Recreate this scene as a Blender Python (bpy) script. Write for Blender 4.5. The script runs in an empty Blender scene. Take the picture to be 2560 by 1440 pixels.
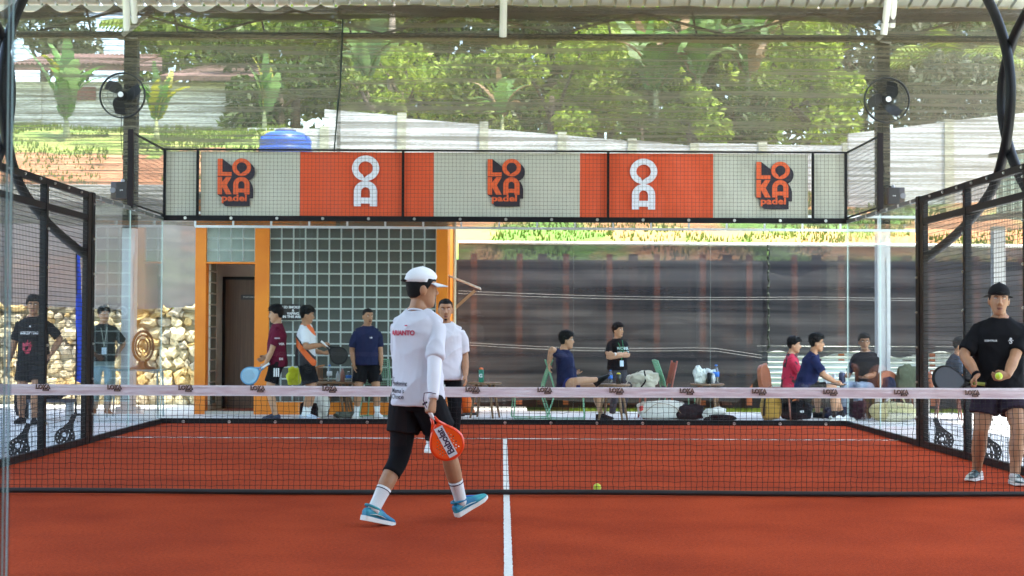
import bpy, bmesh, math, random
import numpy as np
from mathutils import Vector, Matrix, noise
from mathutils.bvhtree import BVHTree
R_ = math.radians
random.seed(11); rng = np.random.default_rng(5)
scene = bpy.context.scene
col = scene.collection

# ------------------------------------------------------------------ camera, sky, sun, exposure
CAM = np.array([-0.0425, -13.24, 1.3708]); YAW, PIT, ROL, FPX = 0.0061156, 0.0266873, 0.00426, 3982.0
F_ = np.array([math.sin(YAW)*math.cos(PIT), math.cos(YAW)*math.cos(PIT), math.sin(PIT)])
R0 = np.array([math.cos(YAW), -math.sin(YAW), 0.0]); U0 = np.cross(R0, F_)
RV = math.cos(ROL)*R0 + math.sin(ROL)*U0; UV = np.cross(RV, F_)
cd = bpy.data.cameras.new('camera'); cam = bpy.data.objects.new('camera', cd); col.objects.link(cam)
cd.sensor_width = 36.0; cd.lens = FPX/2560*36; cd.clip_start = 0.05; cd.clip_end = 600
cam.matrix_world = Matrix(((RV[0], UV[0], -F_[0], CAM[0]), (RV[1], UV[1], -F_[1], CAM[1]), (RV[2], UV[2], -F_[2], CAM[2]), (0, 0, 0, 1)))
cd.dof.use_dof = True; cd.dof.focus_distance = 12.0; cd.dof.aperture_fstop = 9.0
scene.camera = cam

SUN = Vector((0.22, -0.20, 0.95)).normalized()
w = bpy.data.worlds.new('World'); scene.world = w; w.use_nodes = True
wn = w.node_tree.nodes; bg = wn['Background']
sky = wn.new('ShaderNodeTexSky'); sky.sky_type = 'NISHITA'; sky.sun_disc = False
sky.sun_elevation = math.asin(SUN.z); sky.sun_rotation = math.atan2(SUN.x, SUN.y)
sky.air_density = 1.2; sky.dust_density = 2.5
w.node_tree.links.new(sky.outputs[0], bg.inputs[0]); bg.inputs[1].default_value = 0.15
sd = bpy.data.lights.new('sun', 'SUN'); sun = bpy.data.objects.new('sun', sd); col.objects.link(sun)
sd.energy = 2.3; sd.angle = R_(0.6); sd.color = (1.0, 0.93, 0.80)
sun.rotation_euler = (-SUN).to_track_quat('-Z', 'Y').to_euler(); sun.location = (8, -2, 20)
vs = scene.view_settings; vs.view_transform = 'Standard'; vs.look = 'None'; vs.gamma = 1.0; vs.exposure = 2.9
scene.cycles.use_denoising = True
scene.cycles.max_bounces = 8; scene.cycles.diffuse_bounces = 4; scene.cycles.glossy_bounces = 3
scene.cycles.transparent_max_bounces = 40; scene.cycles.transmission_bounces = 4
scene.cycles.sample_clamp_indirect = 6.0; scene.cycles.caustics_reflective = False; scene.cycles.caustics_refractive = False

def ray(px, py): return F_*FPX + RV*(px-1280) - UV*(py-720)
def W(px, py, Y):                       # a point of the photograph taken to the depth Y
    d = ray(px, py); return Vector(CAM + d*((Y-CAM[1])/d[1]))
def G(px, py, z=0.0):                   # ... or to the level z
    d = ray(px, py); return Vector(CAM + d*((z-CAM[2])/d[2]))

# ------------------------------------------------------------------ helpers
def tag(o, label=None, cat=None, group=None, kind=None):
    if label: o['label'] = label
    if cat: o['category'] = cat
    if group: o['group'] = group
    if kind: o['kind'] = kind
    return o
def empty(name, loc=(0, 0, 0), label=None, cat=None, group=None):
    o = bpy.data.objects.new(name, None); col.objects.link(o); o.location = loc; o.empty_display_size = 0.2
    return tag(o, label, cat, group)
def link(name, me, parent=None, mat=None, loc=None):
    o = bpy.data.objects.new(name, me); col.objects.link(o)
    if mat is not None:
        me.materials.clear()
        for m in (mat if isinstance(mat, (list, tuple)) else [mat]): me.materials.append(m)
    if parent is not None: o.parent = parent
    if loc is not None: o.location = loc
    return o
def frame_of(t):
    t = Vector(t).normalized(); a = Vector((0, 0, 1)) if abs(t.z) < .9 else Vector((0, 1, 0))
    u = t.cross(a).normalized(); return u, u.cross(t).normalized()
class MB:
    def __init__(s): s.v = []; s.f = []; s.m = []
    def add(s, vs_, fs, m=0):
        b = len(s.v); s.v += [tuple(v) for v in vs_]; s.f += [tuple(i+b for i in f) for f in fs]; s.m += [m]*len(fs); return s
    def box(s, c, d, rz=0.0, m=0, mat=None):
        x, y, z = d[0]/2, d[1]/2, d[2]/2; ca, sa = math.cos(rz), math.sin(rz); V = []
        for k in (-z, z):
            for (i, j) in ((-x, -y), (x, -y), (x, y), (-x, y)):
                p = Vector((i, j, k)); p = (mat @ p) if mat is not None else Vector((ca*i-sa*j, sa*i+ca*j, k))
                V.append((c[0]+p[0], c[1]+p[1], c[2]+p[2]))
        return s.add(V, [(3, 2, 1, 0), (4, 5, 6, 7), (0, 1, 5, 4), (1, 2, 6, 5), (2, 3, 7, 6), (3, 0, 4, 7)], m)
    def span(s, a, b, m=0):
        return s.box([(a[i]+b[i])/2 for i in range(3)], [abs(b[i]-a[i]) for i in range(3)], 0, m)
    def bar(s, a, b, r, n=4, m=0, r2=None, cap=True, tw=None):
        a, b = Vector(a), Vector(b); u, v = frame_of(b-a); r2 = r if r2 is None else r2; V = []
        o = math.pi/4 if n == 4 else 0
        for p, q in ((a, r), (b, r2)):
            for i in range(n):
                t = o+2*math.pi*i/n; V.append(p+u*math.cos(t)*q+v*math.sin(t)*q)
        fs = [(i, (i+1) % n, n+(i+1) % n, n+i) for i in range(n)]
        if cap: fs += [tuple(range(n-1, -1, -1)), tuple(range(n, 2*n))]
        return s.add(V, fs, m)
    def tube(s, pts, rad, n=10, m=0, ell=1.0, up=None, cap=True):
        pts = [Vector(p) for p in pts]; k = len(pts)
        rad = [rad]*k if not hasattr(rad, '__len__') else rad
        V = []; u = None
        for i, p in enumerate(pts):
            t = (pts[min(i+1, k-1)]-pts[max(i-1, 0)]).normalized()
            if u is None:
                if up is not None: u = (Vector(up)-t*Vector(up).dot(t)).normalized()
                else: u, _ = frame_of(t)
            else:
                u = u-t*u.dot(t); u = u.normalized() if u.length > 1e-6 else frame_of(t)[0]
            v = t.cross(u)
            for j in range(n):
                a = 2*math.pi*j/n; V.append(p+u*math.cos(a)*rad[i]+v*math.sin(a)*rad[i]*ell)
        fs = []
        for i in range(k-1):
            for j in range(n):
                fs.append((i*n+j, i*n+(j+1) % n, (i+1)*n+(j+1) % n, (i+1)*n+j))
        if cap: fs += [tuple(range(n-1, -1, -1)), tuple(range((k-1)*n, k*n))]
        return s.add(V, fs, m)
    def rings(s, rs, m=0, cap=True):
        n = len(rs[0]); V = [p for r in rs for p in r]; fs = []
        for i in range(len(rs)-1):
            for j in range(n): fs.append((i*n+j, i*n+(j+1) % n, (i+1)*n+(j+1) % n, (i+1)*n+j))
        if cap: fs += [tuple(range(n-1, -1, -1)), tuple(range((len(rs)-1)*n, len(rs)*n))]
        return s.add(V, fs, m)
    def lathe(s, c, prof, n=16, m=0):
        return s.rings([[(c[0]+r*math.cos(2*math.pi*j/n), c[1]+r*math.sin(2*math.pi*j/n), c[2]+z) for j in range(n)] for r, z in prof], m)
    def ball(s, c, r, n=12, k=8, m=0, rot=None):
        r = (r, r, r) if not hasattr(r, '__len__') else r; rs = []
        for i in range(k+1):
            a = -math.pi/2+math.pi*(i+.02)/(k+.04); ring = []
            for j in range(n):
                b = 2*math.pi*j/n; p = Vector((r[0]*math.cos(a)*math.cos(b), r[1]*math.cos(a)*math.sin(b), r[2]*math.sin(a)))
                if rot is not None: p = rot @ p
                ring.append(Vector(c)+p)
            rs.append(ring)
        return s.rings(rs, m)
    def grid(s, fn, nu, nv, m=0):
        V = [fn(i/nu, j/nv) for j in range(nv+1) for i in range(nu+1)]
        return s.add(V, [(j*(nu+1)+i, j*(nu+1)+i+1, (j+1)*(nu+1)+i+1, (j+1)*(nu+1)+i) for j in range(nv) for i in range(nu)], m)
    def mesh(s, name, smooth=False):
        me = bpy.data.meshes.new(name); me.from_pydata([tuple(v) for v in s.v], [], s.f)
        if any(s.m): me.polygons.foreach_set('material_index', s.m)
        if smooth: me.polygons.foreach_set('use_smooth', [True]*len(me.polygons))
        me.update(); return me
    def build(s, name, mat=None, parent=None, smooth=False, loc=None, origin=None):
        if origin is not None:
            o = Vector(origin); s.v = [tuple(Vector(v)-o) for v in s.v]; loc = o
        return link(name, s.mesh(name, smooth), parent, mat, loc)
def evaluated(ob):
    dg = bpy.context.evaluated_depsgraph_get(); return bpy.data.meshes.new_from_object(ob.evaluated_get(dg))
def remesh(mb, vox, smooth=3, fac=0.5):
    ob = link('tmp', mb.mesh('tmp')); m = ob.modifiers.new('r', 'REMESH'); m.mode = 'VOXEL'; m.voxel_size = vox
    if smooth:
        k = ob.modifiers.new('s', 'SMOOTH'); k.factor = fac; k.iterations = smooth
    me = evaluated(ob); old = ob.data; bpy.data.objects.remove(ob); bpy.data.meshes.remove(old)
    me.polygons.foreach_set('use_smooth', [True]*len(me.polygons)); return me
def bevelled(mb, wdt, seg=2, name='m', smooth=True):
    ob = link('tmp', mb.mesh(name)); m = ob.modifiers.new('b', 'BEVEL'); m.width = wdt; m.segments = seg; m.limit_method = 'ANGLE'
    me = evaluated(ob); old = ob.data; bpy.data.objects.remove(ob); bpy.data.meshes.remove(old)
    if smooth: me.polygons.foreach_set('use_smooth', [True]*len(me.polygons)); me.set_sharp_from_angle(angle=R_(35))
    return me
def flat(polys, depth=0.0, name='flat', bevel=0.0):       # filled outlines with holes, in X-Y, thickness along Z
    c = bpy.data.curves.new(name, 'CURVE'); c.dimensions = '2D'; c.fill_mode = 'BOTH' if depth else 'FRONT'
    c.extrude = depth/2; c.bevel_depth = bevel; c.bevel_resolution = 1
    for p in polys:
        sp = c.splines.new('POLY'); sp.points.add(len(p)-1); sp.use_cyclic_u = True
        for i, q in enumerate(p): sp.points[i].co = (q[0], q[1], 0, 1)
    ob = bpy.data.objects.new('tmp', c); col.objects.link(ob); me = evaluated(ob)
    bpy.data.objects.remove(ob); bpy.data.curves.remove(c); return me
def text_mesh(txt, size=1.0, bold=0.0, align='CENTER', depth=0.0, space=1.0):
    c = bpy.data.curves.new('txt', 'FONT'); c.body = txt; c.size = size; c.offset = bold; c.align_x = align; c.align_y = 'CENTER'
    c.extrude = depth; c.space_character = space; c.resolution_u = 3
    ob = bpy.data.objects.new('tmp', c); col.objects.link(ob); me = evaluated(ob)
    bpy.data.objects.remove(ob); bpy.data.curves.remove(c); return me
def circ(x, y, r, n=32, ry=None, a0=0.0): return [(x+r*math.cos(a0+2*math.pi*i/n), y+(ry or r)*math.sin(a0+2*math.pi*i/n)) for i in range(n)]
FACE_CAM = Matrix(((1, 0, 0, 0), (0, 0, -1, 0), (0, 1, 0, 0), (0, 0, 0, 1)))   # X-Y artwork stood up, facing -Y

# ------------------------------------------------------------------ materials
MATS = {}
def M(name, c, rough=.6, metal=0., var=.12, vs_=6., bump=0., bs=60., spec=.5, coat=0., sheen=0., sub=0., stretch=None):
    if name in MATS: return MATS[name]
    m = bpy.data.materials.new(name); m.use_nodes = True; nt = m.node_tree; b = nt.nodes['Principled BSDF']
    b.inputs['Base Color'].default_value = (*c, 1); b.inputs['Roughness'].default_value = rough; b.inputs['Metallic'].default_value = metal
    b.inputs['Specular IOR Level'].default_value = spec; b.inputs['Coat Weight'].default_value = coat
    b.inputs['Sheen Weight'].default_value = sheen
    tc = nt.nodes.new('ShaderNodeTexCoord'); src = tc.outputs['Object']
    if stretch:
        mp = nt.nodes.new('ShaderNodeMapping'); mp.inputs['Scale'].default_value = stretch; nt.links.new(src, mp.inputs[0]); src = mp.outputs[0]
    if var:
        n = nt.nodes.new('ShaderNodeTexNoise'); n.inputs['Scale'].default_value = vs_; n.inputs['Detail'].default_value = 6
        nt.links.new(src, n.inputs['Vector'])
        r = nt.nodes.new('ShaderNodeMapRange'); r.inputs[1].default_value = .25; r.inputs[2].default_value = .75; r.inputs[3].default_value = 1-var; r.inputs[4].default_value = 1+var
        mx = nt.nodes.new('ShaderNodeMix'); mx.data_type = 'RGBA'; mx.blend_type = 'MULTIPLY'; mx.inputs[0].default_value = 1
        mx.inputs[6].default_value = (*c, 1); nt.links.new(n.outputs[0], r.inputs[0]); nt.links.new(r.outputs[0], mx.inputs[7])
        nt.links.new(mx.outputs[2], b.inputs['Base Color'])
    if bump:
        n2 = nt.nodes.new('ShaderNodeTexNoise'); n2.inputs['Scale'].default_value = bs; n2.inputs['Detail'].default_value = 4
        nt.links.new(src, n2.inputs['Vector'])
        bp = nt.nodes.new('ShaderNodeBump'); bp.inputs['Strength'].default_value = bump; bp.inputs['Distance'].default_value = .02
        nt.links.new(n2.outputs[0], bp.inputs['Height']); nt.links.new(bp.outputs[0], b.inputs['Normal'])
    MATS[name] = m; return m
def two_tone(name, c1, c2, scale, lo=.4, hi=.6, rough=.8, detail=6, bump=0., stretch=None, c3=None):
    m = M(name, c1, rough, var=0); nt = m.node_tree; b = nt.nodes['Principled BSDF']
    tc = nt.nodes.new('ShaderNodeTexCoord'); src = tc.outputs['Object']
    if stretch:
        mp = nt.nodes.new('ShaderNodeMapping'); mp.inputs['Scale'].default_value = stretch; nt.links.new(src, mp.inputs[0]); src = mp.outputs[0]
    n = nt.nodes.new('ShaderNodeTexNoise'); n.inputs['Scale'].default_value = scale; n.inputs['Detail'].default_value = detail
    nt.links.new(src, n.inputs['Vector'])
    r = nt.nodes.new('ShaderNodeValToRGB'); e = r.color_ramp.elements; e[0].position = lo; e[1].position = hi
    e[0].color = (*c1, 1); e[1].color = (*c2, 1)
    if c3: k = e.new((lo+hi)/2); k.color = (*c3, 1)
    nt.links.new(n.outputs[0], r.inputs[0]); nt.links.new(r.outputs[0], b.inputs['Base Color'])
    if bump:
        bp = nt.nodes.new('ShaderNodeBump'); bp.inputs['Strength'].default_value = bump; bp.inputs['Distance'].default_value = .03
        nt.links.new(n.outputs[0], bp.inputs['Height']); nt.links.new(bp.outputs[0], b.inputs['Normal'])
    return m
def glass_mat(name, tint, base=.035, rough=0.0):
    m = bpy.data.materials.new(name); m.use_nodes = True; nt = m.node_tree; nt.nodes.clear()
    out = nt.nodes.new('ShaderNodeOutputMaterial'); tr = nt.nodes.new('ShaderNodeBsdfTransparent'); gl = nt.nodes.new('ShaderNodeBsdfGlossy')
    tr.inputs[0].default_value = (*tint, 1); gl.inputs['Roughness'].default_value = rough
    lw = nt.nodes.new('ShaderNodeLayerWeight'); lw.inputs[0].default_value = .5
    p = nt.nodes.new('ShaderNodeMath'); p.operation = 'POWER'; p.inputs[1].default_value = 5.0; nt.links.new(lw.outputs['Facing'], p.inputs[0])
    a = nt.nodes.new('ShaderNodeMath'); a.operation = 'MULTIPLY_ADD'; a.inputs[1].default_value = .8; a.inputs[2].default_value = base; nt.links.new(p.outputs[0], a.inputs[0])
    mx = nt.nodes.new('ShaderNodeMixShader'); nt.links.new(a.outputs[0], mx.inputs[0]); nt.links.new(tr.outputs[0], mx.inputs[1]); nt.links.new(gl.outputs[0], mx.inputs[2])
    nt.links.new(mx.outputs[0], out.inputs[0]); return m
def net_mat(name, c, lo, hi, sc=(.35, .35, 26.), c2=None):      # woven shade cloth: open weave with streaks along the width
    m = bpy.data.materials.new(name); m.use_nodes = True; nt = m.node_tree; nt.nodes.clear()
    out = nt.nodes.new('ShaderNodeOutputMaterial'); tr = nt.nodes.new('ShaderNodeBsdfTransparent')
    df = nt.nodes.new('ShaderNodeBsdfDiffuse'); tl = nt.nodes.new('ShaderNodeBsdfTranslucent')
    tc = nt.nodes.new('ShaderNodeTexCoord'); mp = nt.nodes.new('ShaderNodeMapping'); mp.inputs['Scale'].default_value = sc
    nt.links.new(tc.outputs['Object'], mp.inputs[0])
    n = nt.nodes.new('ShaderNodeTexNoise'); n.inputs['Scale'].default_value = 1.0; n.inputs['Detail'].default_value = 5; n.inputs['Roughness'].default_value = .62
    nt.links.new(mp.outputs[0], n.inputs['Vector'])
    mp2 = nt.nodes.new('ShaderNodeMapping'); mp2.inputs['Scale'].default_value = (14, 14, 150); nt.links.new(tc.outputs['Object'], mp2.inputs[0])
    n2 = nt.nodes.new('ShaderNodeTexNoise'); n2.inputs['Scale'].default_value = 1.0; n2.inputs['Detail'].default_value = 2; nt.links.new(mp2.outputs[0], n2.inputs['Vector'])
    ad = nt.nodes.new('ShaderNodeMath'); ad.operation = 'MULTIPLY_ADD'; ad.inputs[1].default_value = .35; nt.links.new(n2.outputs[0], ad.inputs[0]); nt.links.new(n.outputs[0], ad.inputs[2])
    r = nt.nodes.new('ShaderNodeMapRange'); r.inputs[1].default_value = .53; r.inputs[2].default_value = .82; r.inputs[3].default_value = lo; r.inputs[4].default_value = hi
    nt.links.new(ad.outputs[0], r.inputs[0])
    for s_ in (df, tl): s_.inputs[0].default_value = (*c, 1)
    if c2:
        n3 = nt.nodes.new('ShaderNodeTexNoise'); n3.inputs['Scale'].default_value = 1.; n3.inputs['Detail'].default_value = 6; mp3 = nt.nodes.new('ShaderNodeMapping'); mp3.inputs['Scale'].default_value = (.12, .12, 4.5); nt.links.new(tc.outputs['Object'], mp3.inputs[0]); nt.links.new(mp3.outputs[0], n3.inputs['Vector'])
        cr = nt.nodes.new('ShaderNodeMix'); cr.data_type = 'RGBA'; cr.inputs[6].default_value = (*c, 1); cr.inputs[7].default_value = (*c2, 1); r3 = nt.nodes.new('ShaderNodeMapRange'); r3.inputs[1].default_value = .36; r3.inputs[2].default_value = .64; nt.links.new(n3.outputs[0], r3.inputs[0]); nt.links.new(r3.outputs[0], cr.inputs[0])
        for s_ in (df, tl): nt.links.new(cr.outputs[2], s_.inputs[0])
    m1 = nt.nodes.new('ShaderNodeMixShader'); m1.inputs[0].default_value = .45; nt.links.new(df.outputs[0], m1.inputs[1]); nt.links.new(tl.outputs[0], m1.inputs[2])
    m2 = nt.nodes.new('ShaderNodeMixShader'); nt.links.new(r.outputs[0], m2.inputs[0]); nt.links.new(tr.outputs[0], m2.inputs[1]); nt.links.new(m1.outputs[0], m2.inputs[2])
    nt.links.new(m2.outputs[0], out.inputs[0]); return m
def leaf_mat(name, c1, c2, tl=.35):
    m = bpy.data.materials.new(name); m.use_nodes = True; nt = m.node_tree; b = nt.nodes['Principled BSDF']; out = nt.nodes['Material Output']
    g = nt.nodes.new('ShaderNodeNewGeometry'); r = nt.nodes.new('ShaderNodeMix'); r.data_type = 'RGBA'
    r.inputs[6].default_value = (*c1, 1); r.inputs[7].default_value = (*c2, 1); nt.links.new(g.outputs['Random Per Island'], r.inputs[0])
    nt.links.new(r.outputs[2], b.inputs['Base Color']); b.inputs['Roughness'].default_value = .5; b.inputs['Specular IOR Level'].default_value = .35
    t = nt.nodes.new('ShaderNodeBsdfTranslucent'); nt.links.new(r.outputs[2], t.inputs[0])
    mx = nt.nodes.new('ShaderNodeMixShader'); mx.inputs[0].default_value = tl; nt.links.new(b.outputs[0], mx.inputs[1]); nt.links.new(t.outputs[0], mx.inputs[2]); nt.links.new(mx.outputs[0], out.inputs[0])
    return m
BLACK = M('black_steel', (.005, .005, .0065), .5, var=.25, vs_=9, spec=.2)
BLACKM = M('black_plastic', (.006, .006, .007), .5, spec=.2)
STEEL = M('bolt_steel', (.62, .62, .6), .3, 1.0, var=.1)
WHITEP = M('white_paint', (.74, .74, .72), .45, var=.06, vs_=3)
GALV = M('galvanised', (.52, .54, .56), .4, .6, var=.12)
ORANGE = two_tone('orange_render', (.74, .195, .007), (.82, .245, .010), 2.5, .35, .7, .55, bump=.03)
GLASS = glass_mat('clear_glass', (.965, .985, .977), .015)
GLASSEDGE = M('glass_edge', (.55, .72, .68), .25, var=.05)
# ------------------------------------------------------------------ ground, court, hill
COURT = two_tone('court_turf', (.275, .030, .0065), (.41, .052, .0125), .8, .32, .68, .9, 8)
nt = COURT.node_tree; bs_ = nt.nodes['Principled BSDF']
n_ = nt.nodes.new('ShaderNodeTexNoise'); n_.inputs['Scale'].default_value = 95; n_.inputs['Detail'].default_value = 3
tc_ = nt.nodes.new('ShaderNodeTexCoord'); nt.links.new(tc_.outputs['Object'], n_.inputs['Vector'])
bp_ = nt.nodes.new('ShaderNodeBump'); bp_.inputs['Strength'].default_value = .55; bp_.inputs['Distance'].default_value = .012; nt.links.new(n_.outputs[0], bp_.inputs['Height']); nt.links.new(bp_.outputs[0], bs_.inputs['Normal'])
ramp_ = [n for n in nt.nodes if n.type == 'VALTORGB'][0]
n4 = nt.nodes.new('ShaderNodeTexNoise'); n4.inputs['Scale'].default_value = 42; n4.inputs['Detail'].default_value = 9; n4.inputs['Roughness'].default_value = .8; nt.links.new(tc_.outputs['Object'], n4.inputs['Vector'])
mr_ = nt.nodes.new('ShaderNodeMapRange'); mr_.inputs[1].default_value = .32; mr_.inputs[2].default_value = .72; mr_.inputs[3].default_value = .58; mr_.inputs[4].default_value = 1.5; nt.links.new(n4.outputs[0], mr_.inputs[0])
mx_ = nt.nodes.new('ShaderNodeMix'); mx_.data_type = 'RGBA'; mx_.blend_type = 'MULTIPLY'; mx_.inputs[0].default_value = 1
nt.links.new(ramp_.outputs[0], mx_.inputs[6]); nt.links.new(mr_.outputs[0], mx_.inputs[7]); nt.links.new(mx_.outputs[2], bs_.inputs['Base Color'])
bs_.inputs['Specular IOR Level'].default_value = .09; bs_.inputs['Sheen Weight'].default_value = 0.0; bs_.inputs['Sheen Tint'].default_value = (.9, .6, .5, 1)
DECK = two_tone('deck_concrete', (.60, .61, .62), (.72, .72, .71), 1.1, .3, .7, .5, 7)
SOIL = two_tone('hill_soil', (.34, .15, .065), (.10, .19, .03), .55, .44, .56, .95, 9, .6, c3=(.30, .20, .07))
GRASSG = two_tone('grass_ground', (.10, .16, .03), (.20, .19, .07), 1.4, .35, .65, .95, 8, .5)
LINE = M('line_paint', (.72, .70, .66), .9, var=.12, vs_=30, bump=.3, bs=120)

def sheet(name, x0, x1, y0, y1, z, mat, kind='structure', nx=1, ny=1):
    mb = MB().grid(lambda u, v: (x0+(x1-x0)*u, y0+(y1-y0)*v, z), nx, ny)
    return tag(mb.build(name, mat), kind=kind)
sheet('ground', -150, 150, -120, 200, -.10, GRASSG)
sheet('deck', -12.5, 12.5, -10.6, 14.25, -.02, DECK)
sheet('added_dark_floor', -12.5, 12.5, -19, -10.6, -.02, M('added_floor_dark', (.045, .045, .048), .9))  # unseen dark floor, added to weaken the reflection in the near glass
tag(MB().grid(lambda u, v: (-12.5+12.9*u, 14.25+2.2*v, -.022-.0*v), 1, 1).build('concrete_path', DECK), kind='structure')
sheet('court_surface', -4.99, 4.99, -10, 10.0, 0.0, COURT)
for nm, x0, x1, y0, y1 in (('centre_line', -.025, .025, -6.95, 6.95), ('service_line', -4.98, 4.98, 6.895, 7.005), ('service_line', -4.98, 4.98, -6.98, -6.92)):
    mb = MB(); nn = 60
    def ln(u, v, x0=x0, x1=x1, y0=y0, y1=y1): return (x0+(x1-x0)*u+(rng.normal()*.0012 if x1-x0 < .1 else 0), y0+(y1-y0)*v+(rng.normal()*.0012 if y1-y0 < .1 else 0), .004)
    mb.grid(ln, 1 if x1-x0 < .1 else 200, 1 if y1-y0 < .1 else 240)
    tag(mb.build(nm, LINE), kind='structure')

def hill_z(x, y):
    if y < 16.7: return -.12 if y < 16.5 else 2.0
    base = np.interp(y, [16.7, 17.6, 19, 24, 32, 60, 140], [2.4, 3.15, 3.75, 5.0, 6.3, 9.5, 16])
    left = np.interp(y, [16.7, 18.4, 18.7, 19.3, 21, 24, 28, 34, 60, 140], [2.3, 2.9, 4.22, 4.85, 5.45, 6.0, 6.25, 6.9, 9.8, 16])
    m = min(1, max(0, (-3.6-x)/1.6)); m = m*m*(3-2*m); base = base*(1-m)+left*m
    sh = np.interp(x, [-14, -7, -3, 3, 8, 14, 30], [.1, .0, 0, -.15, -.35, .25, .8])*np.interp(y, [17, 22, 30], [.2, 1, 1])
    return base+sh+.16*noise.noise((x*.5, y*.5, 0))+.06*noise.noise((x*1.9, y*1.9, 3))
ys_ = [16.45, 16.5, 16.7, 17, 17.3, 17.6, 18, 18.4, 18.7, 19.0, 19.3, 19.7, 20.2, 21, 22, 23, 24, 25, 26.5, 28, 30, 33, 38, 46, 60, 90, 140]
def hz(u, v):
    y = ys_[int(round(v*(len(ys_)-1)))]; x = -60+120*u
    x = x if abs(x) > 20 else x
    return (x+.1*noise.noise((x, y, 5)), y, hill_z(x, y))
SOILR = two_tone('red_soil', (.28, .115, .055), (.40, .19, .10), 1.6, .3, .7, .95, 9, .6)
HGRASS = two_tone('hill_grass_ground', (.13, .21, .03), (.26, .27, .07), 1.2, .35, .65, .95, 9, .5)
ho = MB().grid(hz, 440, len(ys_)-1).build('hill', [SOIL, SOILR, HGRASS], smooth=True); tag(ho, kind='structure')
for p in ho.data.polygons:
    x, y = p.center.x, p.center.y; jn = .9*noise.noise((x*.7, y*.9, 4))
    if x < -4.2 and y > 18.3: p.material_index = 1 if y < 19.6+jn+.12*(x+9) else 2

# ------------------------------------------------------------------ shelter roof and columns
shel = empty('court_shelter', (0, 13.1, 0), 'white ribbed metal court roof on pale steel columns, shade painted on their upper parts, with dark lattice beam', 'shelter')
ROOFM = M('roof_sheet', (.62, .64, .67), .4, .0, var=.08, vs_=1.5, stretch=(3, .3, 1))
SHADECOL = M('column_painted_shade', (.006, .006, .008), .55, var=.3, vs_=12, spec=.15)  # pale column; shade behind the net is put into this dark colour
PALECOL = M('column_pale_paint', (.60, .62, .64), .45, var=.07)
EAVE = 6.74; EY = 13.2
def roof(u, v, y0, y1, z0, z1):
    k = int(round(u*392)); p = k % 4; x = -12+24*k/392.0
    return (x, y0+(y1-y0)*v, z0+(z1-z0)*v+(.04 if p in (1, 2) else 0.))
mb = MB()
xs = []
for i in range(71):
    b = -8.7+i*.245; xs += [(b, 0), (b+.185, 0), (b+.200, .06), (b+.232, .06)]
def rsheet(y0, z0, y1, z1):
    V = [(x, y0, z0+h) for x, h in xs]+[(x, y1, z1+h) for x, h in xs]; n = len(xs)
    mb.add(V, [(i, i+1, n+i+1, n+i) for i in range(n-1)])
rsheet(EY+.12, EAVE+.02, -3, EAVE+3.6); rsheet(-3, EAVE+3.6, -19, EAVE+.1)
mb.build('roof_sheet', ROOFM, shel, loc=(0, -13.1, 0))
def sp(nm, mat, fn, smooth=False):
    b = MB(); fn(b); return b.build(nm, mat, shel, smooth, loc=(0, -13.1, 0))
CX = [W(325, 600, 13.1).x, W(2206, 600, 13.1).x]
for c in CX:
    sp('column', PALECOL, lambda b: (b.box((c, 13.1, 1.5), (.21, .21, 3.06)), b.box((c, 13.1, .035), (.34, .34, .11)), b.box((c+.06, 12.985, 1.3), (.045, .02, 2.6))))
    sp('column_upper', SHADECOL, lambda b: (b.box((c, 13.1, 4.62), (.212, .212, 3.18)), b.box((c, 13.1, 5.52), (.36, .3, .03)), b.box((c, 13.1, 6.2), (.5, .26, .02))))
    sp('column', PALECOL, lambda b: b.box((c, -17.5, 3.2), (.21, .21, 6.5)))
zb = W(1280, 93, 13.0).z
sp('tie_beam', BLACK, lambda b: b.box((0, 12.98, zb), (17.3, .1, .1)))
sp('top_beam', M('eave_steel', (.66, .65, .62), .5), lambda b: b.box((0, 13.18, EAVE-.05), (17.3, .12, .09)))
sp('top_beam', M('eave_steel', (.66, .65, .62), .5), lambda b: b.box((0, -18.9, EAVE-.05), (17.3, .12, .09)))
BROWNST = M('brown_primer', (.05, .032, .026), .6, var=.2)
for k in range(-5, 6):
    x = k*1.43+.1
    sp('web_strut', BROWNST, lambda b: b.bar((x-.71, 12.98, zb+.03), (x+.71, 12.98, EAVE-.1) if k % 2 else (x-.71, 12.98, EAVE-.1), .026) if False else (b.bar((x-.715, 12.98, zb+.04 if k % 2 else EAVE-.1), (x+.715, 12.98, EAVE-.1 if k % 2 else zb+.04), .026), b.bar((x+.2, 12.98, zb+.04), (x+.12, 12.98, EAVE-.1), .022)))
for c in (CX[0], W(1262, 50, 12.9).x, CX[1]):
    for dx, tl, ln_ in ((0, .05, 0.), (.13, -.04, .12)) if c != W(1262, 50, 12.9).x else ((0, 0, 0),):
        z0 = (zb-.02 if abs(c) < 1 else W(0, 72, 12.8).z)+ln_
        sp('roof_strut', WHITEP, lambda b: b.bar((c+dx-.03, 12.86, z0), (c+dx+tl, 12.2, EAVE+1.3), .06, 12))
    if abs(c) > 1:
        sp('bracket_plate', M('bracket_white', (.7, .68, .62), .5), lambda b: (b.bar((c-.12, 12.95, zb-.02), (c+.35, 12.95, EAVE-.12), .05), b.bar((c+.12, 12.97, zb-.05), (c-.4, 12.97, zb+.04), .045)))
for c in (-6, 0, 6):
    sp('rafter', WHITEP, lambda b: (b.bar((c, 12.9, EAVE+.1), (c, -3, EAVE+3.45), .07), b.bar((c, -3, EAVE+3.45), (c, -18.8, EAVE+.0), .07)))
for y in np.arange(-15, 12, 3.0):
    z = EAVE+.0+(3.5*(13.2-y)/16.2 if y > -3 else 3.5*(y+19)/16)
    sp('purlin', WHITEP, lambda b: b.box((0, y, z), (17.3, .06, .1)))

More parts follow.
